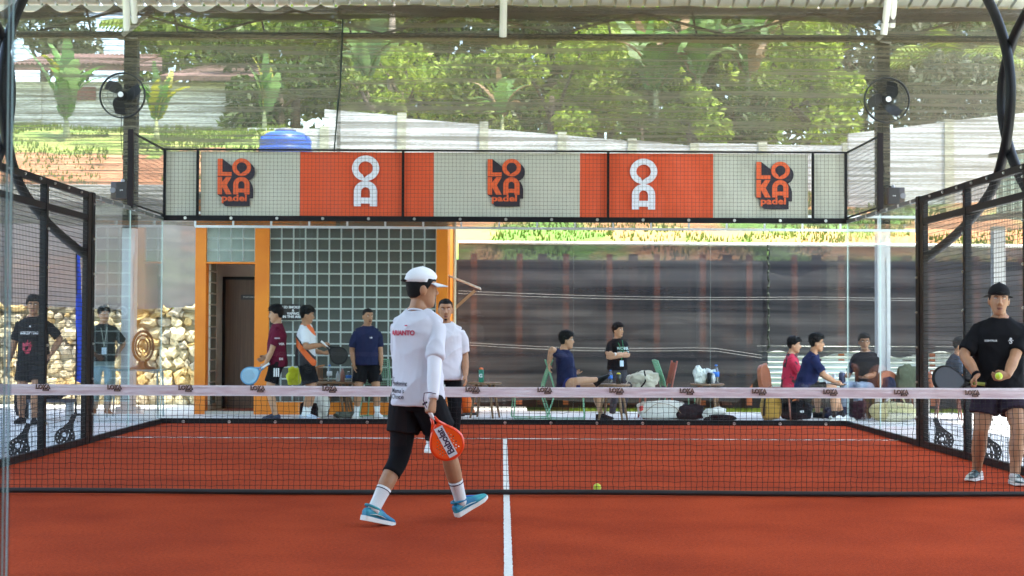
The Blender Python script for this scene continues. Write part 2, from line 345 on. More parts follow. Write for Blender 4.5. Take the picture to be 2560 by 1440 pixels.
# ------------------------------------------------------------------ shade cloths
NET_UP = net_mat('shade_cloth_brown', (.185, .162, .120), .40, .92)
NET_UPL = net_mat('shade_cloth_grey', (.16, .148, .108), .28, .94, (.5, .5, 30.))
NET_LO = net_mat('shade_cloth_black', (.105, .104, .114), .86, .965, (.3, .3, 7.), (.034, .037, .047))
NET_LOL = net_mat('shade_cloth_black_left', (.19, .185, .20), .93, .99, (.3, .3, 9.))
SEAM = M('seam_cord', (.012, .02, .014), .7)
def cloth(name, x0, x1, y, ztop, zbot, mat, nx, nz, amp=.03, label='', group=None, cat='shade net'):
    nu = nx
    def fn(u, v):
        x = x0+(x1-x0)*u; zt, zb_ = ztop(x), zbot(x); z = zb_+(zt-zb_)*v
        return (x, y+amp*noise.noise((x*.9, z*1.1, y))+.012*noise.noise((x*2.5, z*7, y)), z)
    return tag(MB().grid(fn, nx, nz).build(name, mat, smooth=True), label, cat, group)
UY = 12.86
xsm = W(850, 200, UY).x
def top_r(x): return EAVE-.02-.025*abs(math.sin(x*2.1))
def top_l(x):
    return EAVE-.02-.17*abs(math.sin((x+.25)*math.pi/.56))**.8*np.interp(x, [-9, -6.6, -3.2, -2.6], [1., 1., .65, .3])
cloth('shade_net', xsm-.05, 12, UY, top_r, lambda x: 3.06+.02*math.sin(x*3), NET_UP, 200, 40, .05, 'translucent brown shade cloth hung under the eave, right of the dark seam', 'shade net')
o = cloth('shade_net', -12, xsm+.02, UY-.05, top_l, lambda x: 3.06+.02*math.sin(x*3), NET_UPL, 300, 40, .05, 'translucent grey streaked shade cloth with scalloped top, left of the dark seam', 'shade net')
hemm = net_mat('shade_cloth_fold', (.11, .092, .080), .62, .95, (.35, .35, 12.))
cloth('hem_fold', -8.6, 8.6, UY-.09, lambda x: (top_r(x) if x > xsm else top_l(x))-.005, lambda x: EAVE-.27-.03*math.sin(x*1.3), hemm, 260, 6, .03, cat=None).parent = o
pts = [W(px, py, UY-.08) for px, py in ((857, 36), (856, 90), (853, 150), (851, 210), (845, 260), (840, 320), (836, 372), (835, 430))]
MB().tube(pts, [.012, .014, .018, .012, .016, .012, .012, .01], 6).build('seam_cord', SEAM, o, loc=(0, 0, 0))
# lower black cloth on the right, in two sheets; the lower one is hitched up over the metal sheets
FY = 15.4
xs2 = W(1920, 700, FY).x; xf0 = W(1146, 700, FY).x
zt = lambda x: W(1500, 607, FY).z-.015*abs(math.sin(x*1.7))
zl = lambda x: .10+.03*math.sin(x*2.3)+np.interp(x, [xs2-1.6, xs2-.15, xs2+.4], [0, .0, .0])
def zr(x): return W(2000, 885, FY).z+.05*math.sin(x*4.2)+.015*math.sin(x*13)
o = cloth('fence_net', xf0, xs2, FY, zt, lambda x: zl(x)+np.interp(x, [xs2-.55, xs2], [0, .72]), NET_LO, 150, 40, .06, 'dark fence netting left of the knotted seam, reaching down near the path', 'fence net', None)
cloth('fence_net', xs2+.01, 13, FY+.03, zt, zr, NET_LO, 120, 40, .06, 'dark fence netting right of the knotted seam, its hem hitched above metal sheets', 'fence net', None)
mb = MB(); zz = np.linspace(zr(xs2)-.02, zt(xs2), 60)
mb.tube([(xs2+.015*math.sin(z*23)+.01*noise.noise((z*9, 0, 0)), FY-.05+.01*math.sin(z*31), z) for z in zz], [.014+.012*(i % 4 == 0) for i in range(60)], 6).build('seam_cord', SEAM, o)
ROPE = M('white_rope', (.36, .36, .38), .6)
for i, py in enumerate((741, 746, 868, 875)):
    a = W(1146, py-14+2*i % 3, FY-.1); b = W(1905 if py > 800 else 2290, py+6, FY-.1); pp = []
    for k in range(41):
        t = k/40; p = a.lerp(b, t); p.z -= .05*math.sin(math.pi*min(1, t*1.3)); p.z -= (.1*max(0, t-.85)/.15 if py > 800 else 0); pp.append(p)
    tag(MB().tube(pp, .0018, 5).build('rope', ROPE), ['upper of two white ropes high across the dark netting', 'lower of two white ropes high across the dark netting', 'upper of two white ropes low across the dark netting', 'lower of two white ropes low across the dark netting'][i], 'rope', 'ropes across the netting')
pr = MB(); a, b = W(1146, 606, FY-.03), W(2700, 616, FY-.03)
pr.tube([a.lerp(b, t) for t in np.linspace(0, 1, 30)], .03, 8)
fr = empty('reflection_streaks', (3.5, FY+.45, -.1), 'reddish posts added behind the dark netting to imitate streaks reflected in the near glass', 'fence')  # reflected orange streaks in the near glass, built as posts
PINK = M('streak_red', (.46, .13, .05), .7, var=.35, vs_=5, stretch=(3, 3, .4)); PINK2 = M('streak_dull', (.10, .045, .032), .8, var=.3, stretch=(3, 3, .4))
for i in range(26):
    x = -1.0+i*.42
    m_ = PINK if i % 2 else PINK2; 
    if i % 4 == 2: continue
    MB().box((x-3.5+rng.normal()*.02, rng.normal()*.01, 1.5), (.11 if i % 2 else .17, .04, 2.75), 0).build('post', m_, fr)
for z in (.75, 1.55, 2.5): MB().box((1.2, .06, z), (12, .05, .14)).build('rail', M('backing_rail', (.03, .028, .03), .8), fr) if False else None
for i in range(34): MB().box((-1.2+i*.40-3.5, .14, 1.42), (.395, .03, 2.7)).build('board', M('light_block_dark', (.030, .024, .024), .8, var=.4, vs_=3, stretch=(4, 4, .5)), fr)  # boards added to stop the bright bank leaking through the netting
pr.build('top_pipe', WHITEP, fr).matrix_parent_inverse = Matrix.Translation((-3.5, -FY-.45, .1))
# silver sheets lying behind the hitched netting
sil = M('bare_zinc', (.62, .68, .68), .35, .35, var=.15, stretch=(.3, 3, 6))
V = []; n = 48
mb = MB()
for i, (x0, x1, z0, z1, yy) in enumerate(((W(1895, 950, 15.7).x, 13, .36, 1.12, 15.75),)):
    prof = [(yy+.035*math.sin(k*math.pi/3.0)+.1*k/n, z0+(z1-z0)*k/n) for k in range(n+1)]
    mb.grid(lambda u, v: (x0+(x1-x0)*u+.14*(1-v)*(1-u), prof[int(round(v*n))][0], prof[int(round(v*n))][1]), 24, n)
tag(mb.build('metal_sheet', sil, smooth=True), 'bright silver corrugated metal sheeting showing under the hitched netting', 'metal sheet')

# ------------------------------------------------------------------ left: stone wall and dark net above it
SY = 16.2
swx1 = W(490, 800, SY).x+.4
sw = empty('stone_wall', (-8.5, SY, 0), 'sunlit rubble stone wall with pale mortar beside the orange building', 'wall')
MORT = M('mortar', (.60, .51, .34), .95, var=.2, vs_=5, bump=.8, bs=14)
ztopw = W(440, 768, SY).z
MB().span((-4.5, .05, -.1), (swx1+8.5, .6, ztopw-.04)).build('mortar_core', MORT, sw)
SM = [two_tone('stone_a', (.52, .42, .25), (.68, .58, .39), 5, .3, .7, .9, 8, .5), two_tone('stone_b', (.50, .34, .13), (.62, .45, .22), 4, .3, .7, .9, 8, .5), two_tone('stone_c', (.30, .25, .18), (.52, .46, .35), 5, .3, .7, .9, 8, .5)]
shapes = []
for k in range(9):
    bm = bmesh.new(); bmesh.ops.create_icosphere(bm, subdivisions=2, radius=1)
    for v in bm.verts:
        p = v.co.copy(); q = max(abs(p.x), abs(p.y), abs(p.z)); p = p.lerp(p/q, .75)
        p *= 1+.45*noise.noise(p*1.3+Vector((k*7.3, 0, 0)))+.24*noise.noise(p*2.6+Vector((0, k*5.1, 0))); v.co = p
    me = bpy.data.meshes.new('stone'); bm.to_mesh(me); bm.free(); shapes.append(me)
z = .02; row = 0
while z < ztopw-.02:
    hgt = min(rng.uniform(.10, .22), ztopw+.03-z); x = -12.9+rng.uniform(0, .2)
    while x < swx1-.03:
        wd = rng.uniform(.11, .32); wd = min(wd, swx1-x+.05)
        me = shapes[int(rng.integers(9))].copy() if len(shapes) < 27 and False else shapes[int(rng.integers(9))]
        o = bpy.data.objects.new('stone', me); col.objects.link(o); o.parent = sw
        o.location = (x+wd/2+8.5, .03+rng.uniform(-.03, .06), z+hgt/2+rng.uniform(-.05, .05)); o.scale = (wd*.50, .15, hgt*.52); o.rotation_euler = (rng.normal()*.12, rng.normal()*.35, rng.normal()*.25)
        if not me.materials: me.materials.append(None)
        o.material_slots[0].link = 'OBJECT'; o.material_slots[0].material = SM[int(rng.choice(3, p=[.55, .22, .23]))]
        x += wd
    z += hgt
cloth('fence_net', -13, W(485, 700, SY-.1).x+.3, SY-.12, lambda x: 3.75-.04*math.sin(x*3), lambda x: ztopw-.02+.03*math.sin(x*2), NET_LOL, 90, 40, .06, 'dark grey netting stretched above the rubble stone wall', 'fence net')
# ------------------------------------------------------------------ court enclosure
PITCH = 1.0/18
WIRE = M('mesh_wire', (.010, .011, .012), .45, var=0)
def wire_x(b, x0, x1, y, z0, z1, p=PITCH, r=.0022):
    n = round((x1-x0)/p)
    for i in range(n+1): b.bar((x0+(x1-x0)*i/n, y, z0), (x0+(x1-x0)*i/n, y, z1), r, 4, cap=False)
    n = round((z1-z0)/p)
    for i in range(n+1): b.bar((x0, y-.003, z0+(z1-z0)*i/n), (x1, y-.003, z0+(z1-z0)*i/n), r, 4, cap=False)
def wire_y(b, x, y0, y1, z0, z1, p=PITCH, r=.0022):
    n = round((y1-y0)/p)
    for i in range(n+1): b.bar((x, y0+(y1-y0)*i/n, z0), (x, y0+(y1-y0)*i/n, z1), r, 4, cap=False)
    n = round((z1-z0)/p)
    for i in range(n+1): b.bar((x-.003, y0, z0+(z1-z0)*i/n), (x-.003, y1, z0+(z1-z0)*i/n), r, 4, cap=False)
def pane(root, a, b, name='glass_pane'):
    mb = MB().span(a, b); me = mb.mesh(name); me.materials.append(GLASS); me.materials.append(GLASSEDGE)
    ax = 0 if abs(b[0]-a[0]) < abs(b[1]-a[1]) else 1
    for p in me.polygons: p.material_index = 0 if abs(p.normal[ax]) > .5 else 1
    return link(name, me, root)
def bolt(root, p, n=(0, -1, 0), r=.028, name='glass_clamp', parent=None):
    p = Vector(p); n = Vector(n); b = MB().bar(p, p+n*.014, r, 12); b.bar(p+n*.014, p+n*.022, r*.45, 6); return b.build(name, STEEL, parent or root)
bw = empty('glass_back_wall', (0, 10, 0), 'far glass back wall of the court with black wire mesh crown', 'glass wall')
inv = Matrix.Translation((0, -10, 0))
def bp(o): o.matrix_parent_inverse = inv; return o
for i in range(5):
    bp(pane(bw, (-5+2*i+.004, 10.0, .07), (-3+2*i-.004, 10.012, 2.97)))
bp(MB().span((-5.03, 9.985, -.02), (5.03, 10.04, .075)).build('bottom_rail', BLACK, bw))
bp(MB().span((-5.03, 9.98, 2.955), (5.03, 10.05, 3.03)).build('middle_rail', BLACK, bw))
bp(MB().span((-5.03, 10.0, 3.985), (5.03, 10.03, 4.01)).build('top_rail', BLACK, bw))
for i in range(15):
    x = -4.67+i*.668
    bp(bolt(bw, (x, 9.98, 2.992), r=.022)); bp(bolt(bw, (x, 9.985, .028), r=.022))
b = MB(); wire_x(b, -5, 5, 9.99, 3.03, 3.985); tag(bp(b.build('wire_mesh', WIRE, bw)), kind='stuff')
for x in (-4.98, -4.5, -1.5, 1.5, 4.5, 4.98): bp(MB().span((x-.018, 9.994, 3.03), (x+.018, 10.03, 3.985)).build('mesh_post', BLACK, bw))

for sgn, side in ((-1, 'left'), (1, 'right')):
    X = 5.0*sgn
    sw_ = empty('court_side_wall', (X, 4, 0), f'{side} side wall of the court, glass near the corner then black mesh bays', 'court wall')
    iv = Matrix.Translation((-X, -4, 0))
    def q(o): o.matrix_parent_inverse = iv; return o
    xo = X+sgn*.012
    for y0 in (8, 6): q(pane(sw_, (min(X, xo), y0+.004, .07), (max(X, xo), y0+1.996, 2.97)))
    q(MB().span((X-.02, 5.98, -.02), (X+.02, 9.97, .07)).build('bottom_rail', BLACK, sw_))
    q(MB().span((X-.018, 6.02, 2.955), (X+.018, 9.97, 3.0)).build('top_rail', M('rail_grey', (.10, .11, .11), .4), sw_))
    for y in (9.3, 8.7, 8.1, 7.5, 6.9, 6.3): q(bolt(sw_, (X-sgn*.018, y, 2.97), (-sgn, 0, 0), .02))
    # upper mesh return over the corner
    b = MB(); wire_y(b, X, 8.0, 10, 3.03, 3.985); tag(q(b.build('wire_mesh', WIRE, sw_)), kind='stuff')
    q(MB().span((X-.012, 8, 3.985), (X+.012, 9.98, 4.008)).build('mesh_rail', BLACK, sw_)); q(MB().span((X-.012, 8, 3.03), (X+.012, 9.98, 3.05)).build('mesh_rail', BLACK, sw_))
    q(MB().span((X-.035, 7.93, 2.98), (X+.035, 8.0, 4.03)).build('mesh_post', M('post_maroon', (.012, .007, .008), .5, spec=.2), sw_))
    # mesh bays towards the net
    b = MB()
    for y0 in (4, 2, 0, -2, -4): wire_y(b, X-sgn*.02, y0+.04, y0+1.96, .08, 2.93, .05, .0032)
    tag(q(b.build('wire_mesh', WIRE, sw_)), kind='stuff')
    for y in (4, 2, 0, -2, -4): q(MB().span((X-.035, y-.04, -.02), (X+.035, y+.04, 3.0)).build('post', BLACK, sw_))
    q(MB().span((X-.04, 5.86, -.02), (X+.04, 6.0, 3.01)).build('post', BLACK, sw_)); q(MB().span((X-.03, 5.70, .0), (X+.035, 5.85, 2.98)).build('post', M('post_dark_brown', (.013, .008, .006), .5, spec=.2), sw_))
    q(MB().span((X-.03, -4, -.02), (X+.03, 5.7, .075)).build('bottom_rail', BLACK, sw_)); q(MB().span((X-.032, -4, 2.93), (X+.032, 5.95, 3.0)).build('top_rail', BLACK, sw_))
    for yb in (4, 2): q(MB().span((X-.028, yb+.05, 2.66), (X+.028, yb+1.7 if yb == 4 else yb+1.95, 2.73)).build('cross_rail', BLACK, sw_))
    for y in (5.93, 4, 2):
        for z in np.arange(.35, 2.95, .42): q(bolt(sw_, (X-sgn*.04, y, z), (-sgn, -.25, 0), .014, 'bolt'))
    for y in np.arange(.4, 5.9, .55): q(bolt(sw_, (X-sgn*.035, y, 2.965), (-sgn, -.2, 0), .014, 'bolt'))
    # curved lighting poles standing along the side wall
    def sidept(px, py, xx):
        d = ray(px, py); t = (xx-CAM[0])/d[0]; return (CAM[1]+d[1]*t, CAM[2]+d[2]*t)
    arcs = [[sidept(a, c, 5.07) for a, c in ((2316, 645), (2370, 603), (2420, 556), (2478, 478), (2508, 390), (2523, 300), (2527, 215), (2517, 130), (2497, 60), (2470, 0), (2425, -80))], [sidept(a, c, 5.15) for a, c in ((2760, 700), (2660, 600), (2592, 510), (2548, 430), (2520, 350), (2507, 270), (2511, 190), (2532, 110), (2562, 45), (2610, -30))]]
    for k, pp in enumerate(arcs):
        P = []
        for i in range(len(pp)-1):
            p0, p1, p2, p3 = [np.array(pp[min(max(j, 0), len(pp)-1)]) for j in (i-1, i, i+1, i+2)]
            for t in np.linspace(0, 1, 8)[:-1 if i < len(pp)-2 else None]:
                P.append(.5*((2*p1)+(-p0+p2)*t+(2*p0-5*p1+4*p2-p3)*t*t+(-p0+3*p1-3*p2+p3)*t**3))
        xx = X+sgn*(.07 if k == 0 else .14)
        o = MB().tube([(xx, a, c) for a, c in P], .052, 12).build('curved_pole', BLACK, None, True)
        tag(o, f'curved black steel lighting pole on the {side} side wall, {"bending toward the glass" if k == 0 else "bending toward the net"}', 'pole', 'curved poles beside the court')
    # racket shaped base brackets
    for y in (5.55, 3.75):
        out = []; n = 40
        for i in range(n):
            a = 2*math.pi*i/n; out.append((.20*math.sin(a), .22-.20*math.cos(a)))
        hd = [(.19*math.sin(a)*(1-.22*(1-math.cos(a))/2*0), .22-.21*math.cos(a)) for a in np.linspace(-2.35, 2.35, 34)]
        hd = [(x*(1-.35*max(0, (yy-.25))/.2), yy) for x, yy in hd]+[(.05, .50), (.045, .66), (-.045, .66), (-.05, .50)]
        holes = [circ(.145*math.cos(a), .20+.145*math.sin(a), .014, 8) for a in np.linspace(0, 2*math.pi, 15)[:-1]]
        holes += [circ(-.03, .24, .045, 16), [(.03, .16), (.055, .16), (.055, .29), (.03, .29)], [(-.06, .10), (-.035, .10), (-.035, .17), (-.06, .17)], [(.0, .09), (.03, .09), (.03, .13), (0., .13)]]
        me = flat([[(x*.62, y*.62) for x, y in pl] for pl in [hd]+holes], .012, 'racket_bracket')
        o = link('racket_bracket', me, None, BLACK); pos = (X+sgn*.22, y, -.02)
        o.matrix_world = Matrix.Translation(pos) @ FACE_CAM @ Matrix.Rotation(sgn*R_(22), 4, 'Z')
        o['label'] = f'black racket-shaped foot bracket outside the {side} mesh wall, {"far" if y > 5 else "near"} one'; o['category'] = 'bracket'; o['group'] = 'racket-shaped brackets'

# near glass wall that the picture is taken through
nw = empty('glass_back_wall', (0, -10.2, 0), 'near glass back wall seen through, its pane edge at the left border', 'glass wall')
iv2 = Matrix.Translation((0, 10.2, 0))
for i in range(5):
    o = pane(nw, (-4.983+2*i+.004, -10.212, .07), (-2.983+2*i-.004, -10.2, 2.97)); o.matrix_parent_inverse = iv2
for a, b_ in (((-5.05, -10.24, -.02), (5.05, -10.185, .075)), ((-5.05, -10.25, 2.955), (5.05, -10.18, 3.03))):
    o = MB().span(a, b_).build('rail', BLACK, nw); o.matrix_parent_inverse = iv2

SEAL = glass_mat('joint_seal', (.80, .84, .87), .10, .25)
for i in range(1, 5):
    x = -4.983+2*i; o = MB().span((x-.0115, -10.215, .08), (x+.0115, -10.2135, 2.95)).build('joint_seal', SEAL, nw); o.matrix_parent_inverse = iv2
# ------------------------------------------------------------------ banners on the far mesh
CREAM = M('banner_cream', (.56, .56, .46), .6, var=.05, vs_=2); BOR = M('banner_orange', (.74, .092, .022), .55, var=.06, vs_=2)
INK = M('print_dark', (.022, .014, .026), .6, var=.05); LOR = M('print_orange', (.80, .125, .03), .55, var=.03); PWH = M('print_white', (.82, .84, .9), .55, var=.03)
def notch(cx_, cy_, r, n=36, ry=None):
    p = []
    for i in range(n):
        a = 2*math.pi*i/n-math.pi/2
        x, y = cx_+r*math.cos(a), cy_+(ry or r)*math.sin(a)
        if i == n-2: y -= .38*r; x += .05*r
        p.append((x, y))
    return p
k5 = 1/(7.11*171.5)
def z5(pts): return [((x-1620)*k5, (690-y)*k5) for x, y in pts]
def arch(x0, x1, y0, y1, r, n=12):                 # top rounded shape in zoom pixels, y down
    cx_ = (x0+x1)/2; p = [(x0, y1), (x1, y1)]
    for i in range(n+1):
        a = math.pi*i/n; p.append((cx_+(x1-x0)/2*math.cos(a), y0+r-r*math.sin(a)))
    return p
def a_shape(x0, x1, y0, y1, w_):
    outer = [(x0, y1), (x0+w_, y1), (x0+w_, y1-.11*(y1-y0)), (x1-w_, y1-.11*(y1-y0)), (x1-w_, y1), (x1, y1)]
    r = (x1-x0)/2
    for i in range(15):
        a = math.pi*i/14; outer.append(((x0+x1)/2+r*math.cos(a), y0+r*.92-r*.92*math.sin(a)))
    hole = [(x0+w_, y0+.66*(y1-y0)), (x1-w_, y0+.66*(y1-y0))]; rr = r-w_
    for i in range(9):
        a = math.pi*i/8; hole.append(((x0+x1)/2+rr*math.cos(a), y0+.25*(y1-y0)+rr-rr*math.sin(a)))
    return outer, hole
def loka_parts():
    back = [(1283, 268), (1372, 268), (1550, 405)]+[(1713+168*math.cos(a), 418+157*math.sin(a)) for a in np.linspace(-2.9, -.5, 12)]
    back += [(1905, 380), (1938, 430), (1950, 490), (1942, 550), (1915, 605), (1880, 635), (1845, 652), (1880, 690), (1908, 745), (1922, 810), (1922, 975), (1862, 975), (1862, 1115), (1428, 1115), (1360, 1052), (1360, 962), (1283, 905)]
    m1 = flat([z5(back)], 0, 'logo_back')
    L_ = [(1283, 268), (1370, 268), (1370, 505), (1535, 505), (1535, 575), (1283, 575)]
    K_ = [(1283, 592), (1365, 592), (1365, 685), (1440, 592), (1535, 592), (1448, 735), (1537, 903), (1438, 903), (1365, 770), (1365, 903), (1283, 903)]
    ao, ah = a_shape(1565, 1855, 592, 903, 90)
    O1 = z5([(1713+168*math.cos(a), 418+157*math.sin(a)) for a in np.linspace(0, 2*math.pi, 41)[:-1]])
    inner = [(1713+92*math.cos(a), 418+88*math.sin(a)) for a in np.linspace(math.pi/2+.5, math.pi*2.5-.28, 32)]+[(1692, 540)]
    m2 = flat([z5(L_)], 0, 'l'); m3 = flat([O1, z5(inner)], 0, 'o'); m4 = flat([z5(K_)], 0, 'k'); m5 = flat([z5(ao), z5(ah)], 0, 'a')
    t = text_mesh('padel', 158*k5, bold=.004)
    xs_ = [v.co.x for v in t.vertices]; c_ = (max(xs_)+min(xs_))/2; sc_ = (450*k5)/(max(xs_)-min(xs_)); ys__ = [v.co.y for v in t.vertices]; cyy = (max(ys__)+min(ys__))/2
    for v in t.vertices: v.co.x = (v.co.x-c_)*sc_+(1585-1620)*k5; v.co.y = (v.co.y-cyy)*1.0+(690-985)*k5
    return m1, [(m2, 'letter'), (m3, 'letter'), (m4, 'letter'), (m5, 'letter'), (t, 'word_print')]
LB, LP = loka_parts()
def z4(pts): return [((x-395)/(7.2*171.5), (660-y)/(7.2*171.5)) for x, y in pts]
ao, ah = a_shape(185, 605, 660, 1122, 130)
WO = flat([z4([(395+247*math.cos(a), 432+232*math.sin(a)) for a in np.linspace(0, 2*math.pi, 49)[:-1]]), z4([(395+131*math.cos(a), 432+124*math.sin(a)) for a in np.linspace(math.pi/2+.42, math.pi*2.5-.30, 36)]+[(368, 605)])], 0, 'o')
WA = flat([z4(ao), z4(ah)], 0, 'a')
BY_ = 10.068
def banner(x0, x1, mat, label, tilt=0):
    r = empty('banner', ((x0+x1)/2, BY_, 3.03), label, 'banner', 'banners on the far mesh')
    mb = MB(); n = 60
    mb.grid(lambda u, v: (x0+(x1-x0)*u, BY_+.006*math.sin((x0+(x1-x0)*u)*9+v*2)+.016*noise.noise(((x0+(x1-x0)*u)*3.1, v*1.2, 1))+.006*noise.noise(((x0+(x1-x0)*u)*11, v*5, 4)), 3.035+.94*v), n, 16)
    mb.grid(lambda u, v: (x1-(x1-x0)*u, BY_+.024, 3.035+.94*v), 1, 1)
    o = mb.build('sheet', mat, r, True); o.matrix_parent_inverse = Matrix.Translation(-r.location)
    return r
def logo(root, px, py, parts, Y=BY_-.032):
    p = W(px, py, Y)
    for k, (me, nm, mt, off) in enumerate(parts):
        o = link(nm, me.copy(), root, mt)
        o.matrix_local = Matrix.Translation(Vector((p.x, Y-off, p.z))-root.location) @ FACE_CAM
loka = [(LB, 'logo_shadow', INK, 0)]+[(m_, nm, LOR, .004) for m_, nm in LP]
oa = [(WO, 'letter', PWH, 0), (WA, 'letter', PWH, 0)]
bx = [W(p, 460, BY_).x for p in (412, 490, 502, 750, 1085, 1450, 1783, 2020, 2032, 2113)]
banner(bx[0], bx[1], CREAM, 'narrow blank cream banner strip at the left corner of the mesh')
r = banner(bx[2], bx[3]-.003, CREAM, 'cream banner with orange logo, left of the three logo banners'); logo(r, 591, 456, loka)
r = banner(bx[3], bx[4]-.003, BOR, 'orange banner with white letters, left of the two orange ones'); logo(r, 914, 452, oa)
r = banner(bx[4], bx[5]-.003, CREAM, 'cream banner with orange logo in the middle of the mesh'); logo(r, 1266, 457, loka)
r = banner(bx[5], bx[6]-.003, BOR, 'orange banner with white letters, right of the two orange ones'); logo(r, 1609, 460, oa)
r = banner(bx[6], bx[7], CREAM, 'cream banner with orange logo, right of the three logo banners'); logo(r, 1938, 464, loka)
banner(bx[8], bx[9], CREAM, 'narrow blank cream banner strip at the right corner of the mesh')

# ------------------------------------------------------------------ the net
net = empty('padel_net', (0, 0, 0), 'black court net with white top band printed with small logos', 'net')
BAND = two_tone('net_band', (.60, .46, .50), (.76, .68, .71), 3.2, .3, .7, .5, 6, .35, (1.5, 6, 9))
def nz(x): return .90+.012*abs(x)/5
mb = MB()
for s_ in (-1, 1):
    mb.grid(lambda u, v: (-5+10*u if s_ < 0 else 5-10*u, s_*(.010+.006*math.sin(v*math.pi))+.004*noise.noise((u*90, v*3, 0)), nz(-5+10*u)-.085*(1-v)+.0015*noise.noise((u*60, 0, v*4))), 240, 6)
mb.build('top_band', BAND, net, True)
for i in range(2): MB().box((0, -.019, nz(0)-(.075 if i else .006)), (9.98, .002, .010)).build('band_hem', M('band_hem', (.76, .70, .72), .6, vs_=20), net)
CORD = M('net_cord', (.010, .010, .010), .8, var=0)
nx, nzr = 214, 18; kn = {}
for i in range(nx+1):
    for j in range(nzr+1):
        x = -4.95+9.9*i/nx; z = .035+(.785+.012*abs(x)/5)*j/nzr
        wob = 1.0-abs(j/nzr-.5)*.6
        kn[i, j] = Vector((x+rng.normal()*.0028*wob+.010*(1-j/nzr)**2*math.sin(x*1.7)+.006*noise.noise((x*1.3, z*3, 0)), .006*noise.noise((x*3, z*3, 2)), z+rng.normal()*.0025*wob+.006*noise.noise((x*2.2, z*2, 7))))
b = MB()
for i in range(nx+1):
    for j in range(nzr+1):
        if i < nx: b.bar(kn[i, j], kn[i+1, j], .0023, 4, cap=False)
        if j < nzr: b.bar(kn[i, j], kn[i, j+1], .0023, 4, cap=False)
        b.ball(kn[i, j], .0042, 4, 2)
tag(b.build('netting', CORD, net), kind='stuff')
MB().tube([(-4.95+9.9*t, -.0, .030+.004*math.sin(t*14)) for t in np.linspace(0, 1, 60)], .022, 8).build('bottom_tape', M('net_tape', (.013, .013, .014), .6), net, True)
for x in (-4.97, 4.97): MB().span((x-.03, -.03, 0), (x+.03, .03, .93)).build('post', BLACK, net)
nt1 = text_mesh('LOKA', .045, bold=.0040); nt2 = text_mesh('LOKA', .045, bold=-.0002); 
NINK = M('band_ink', (.030, .014, .016), .6, var=0); NGOLD = M('band_gold', (.46, .30, .24), .6, var=0)
tagm = flat([[(-.002, -.036), (.052, -.036), (.052, -.016), (-.002, -.016)]], 0, 'tag'); tt = text_mesh('padel', .017, bold=.0002)
for px in (105, 284, 462, 642, 822, 1180, 1360, 1540, 1716, 1897, 2075, 2252, 2430):
    p = W(px, 975+(px-1280)*.0062, -.03)
    for k, (me, dx, dz, mt) in enumerate(((nt1, .004, -.003, NINK), (tagm, .004, 0, NINK), (nt2, 0, 0, NGOLD), (tt, .029, -.0255, NGOLD))):
        o = link('band_logo', me.copy(), net, mt); o.matrix_local = Matrix.Translation((p.x+dx, -.0205-.0012*(k+1), p.z+dz+.004)) @ FACE_CAM

# ------------------------------------------------------------------ balls
BALL = M('tennis_felt', (.70, .90, .02), .95, var=.12, vs_=60, bump=.6, bs=300, sheen=.5)
SEAMW = M('ball_seam', (.75, .78, .6), .8)
def tennis_ball(c, label):
    r = empty('tennis_ball', c, label, 'ball', 'tennis balls')
    MB().ball((0, 0, 0), .0335, 24, 16).build('felt', BALL, r, True)
    P = [Vector((math.cos(t)*.8+.2*math.cos(3*t), math.sin(t)*.8-.2*math.sin(3*t), .75*math.sin(2*t))).normalized()*.0333 for t in np.linspace(0, 2*math.pi, 60)]
    MB().tube(P, .0012, 4).build('seam', SEAMW, r)
p = G(1493, 1228, .0); tennis_ball((p.x, p.y, .0335), 'yellow tennis ball lying on the red court just behind the net')
# ------------------------------------------------------------------ orange building
BY = 12.9
bl = empty('orange_building', (-3, BY, 0), 'orange rendered clubhouse with glass block wall and recessed brown door', 'building')
ivb = Matrix.Translation((3, -BY, 0))
def bb(o): o.matrix_parent_inverse = ivb; return o
X_ = lambda px, Y=BY: W(px, 800, Y).x
Z_ = lambda py, px=800, Y=BY: W(px, py, Y).z
ztop = 3.5
xl, xl2, xd2, xg1, xg2, xr = X_(487), X_(514), X_(636), X_(672), X_(1090), X_(1118)
zd, ztr0, ztr1, zg0 = Z_(660), Z_(656), Z_(569), Z_(1006)
bb(MB().span((xl, BY, -.02), (xl2, BY+.25, ztop)).build('pillar', ORANGE, bl))
bb(MB().span((xd2, BY, -.02), (xg1, BY+1.0, ztop)).build('pillar', ORANGE, bl))
bb(MB().span((xg2, BY, -.02), (xr, BY+3.2, ztop)).build('pillar', ORANGE, bl))
bb(MB().span((xl2, BY+.003, ztr1+.01), (xd2, BY+.2, ztop-.002)).build('beam', ORANGE, bl)); bb(MB().span((xg1, BY+.003, ztr1+.01), (xg2, BY+.2, ztop-.002)).build('beam', ORANGE, bl))
bb(MB().span((xl2, BY+.003, zd), (xd2, BY+.2, ztr0)).build('lintel', ORANGE, bl))
bb(MB().span((xg1, BY+.003, -.02), (xg2, BY+.2, zg0)).build('plinth', ORANGE, bl))
bb(MB().span((xl-.06, BY-.05, ztop), (xr+.06, BY+3.3, ztop+.12)).build('roof_slab', M('slab_grey', (.4, .4, .38), .8), bl))
GROUT = M('grout', (.80, .82, .80), .8, var=.05)
bb(MB().span((xg1, BY+.06, zg0), (xg2, BY+.14, ztr1+.01)).build('grout_panel', GROUT, bl)); bb(MB().span((xl2, BY+.06, ztr0), (xd2, BY+.14, ztr1+.01)).build('grout_panel', GROUT, bl))
bb(MB().span((xl, BY+.25, -.02), (xl+.14, BY+3.2, ztop-.002)).build('side_wall', M('cream_wall', (.60, .57, .50), .7), bl))
bb(MB().span((xl+.14, BY+3.0, -.02), (xg2, BY+3.2, ztop-.003)).build('back_wall', M('cream_wall', (.6, .57, .5)), bl))
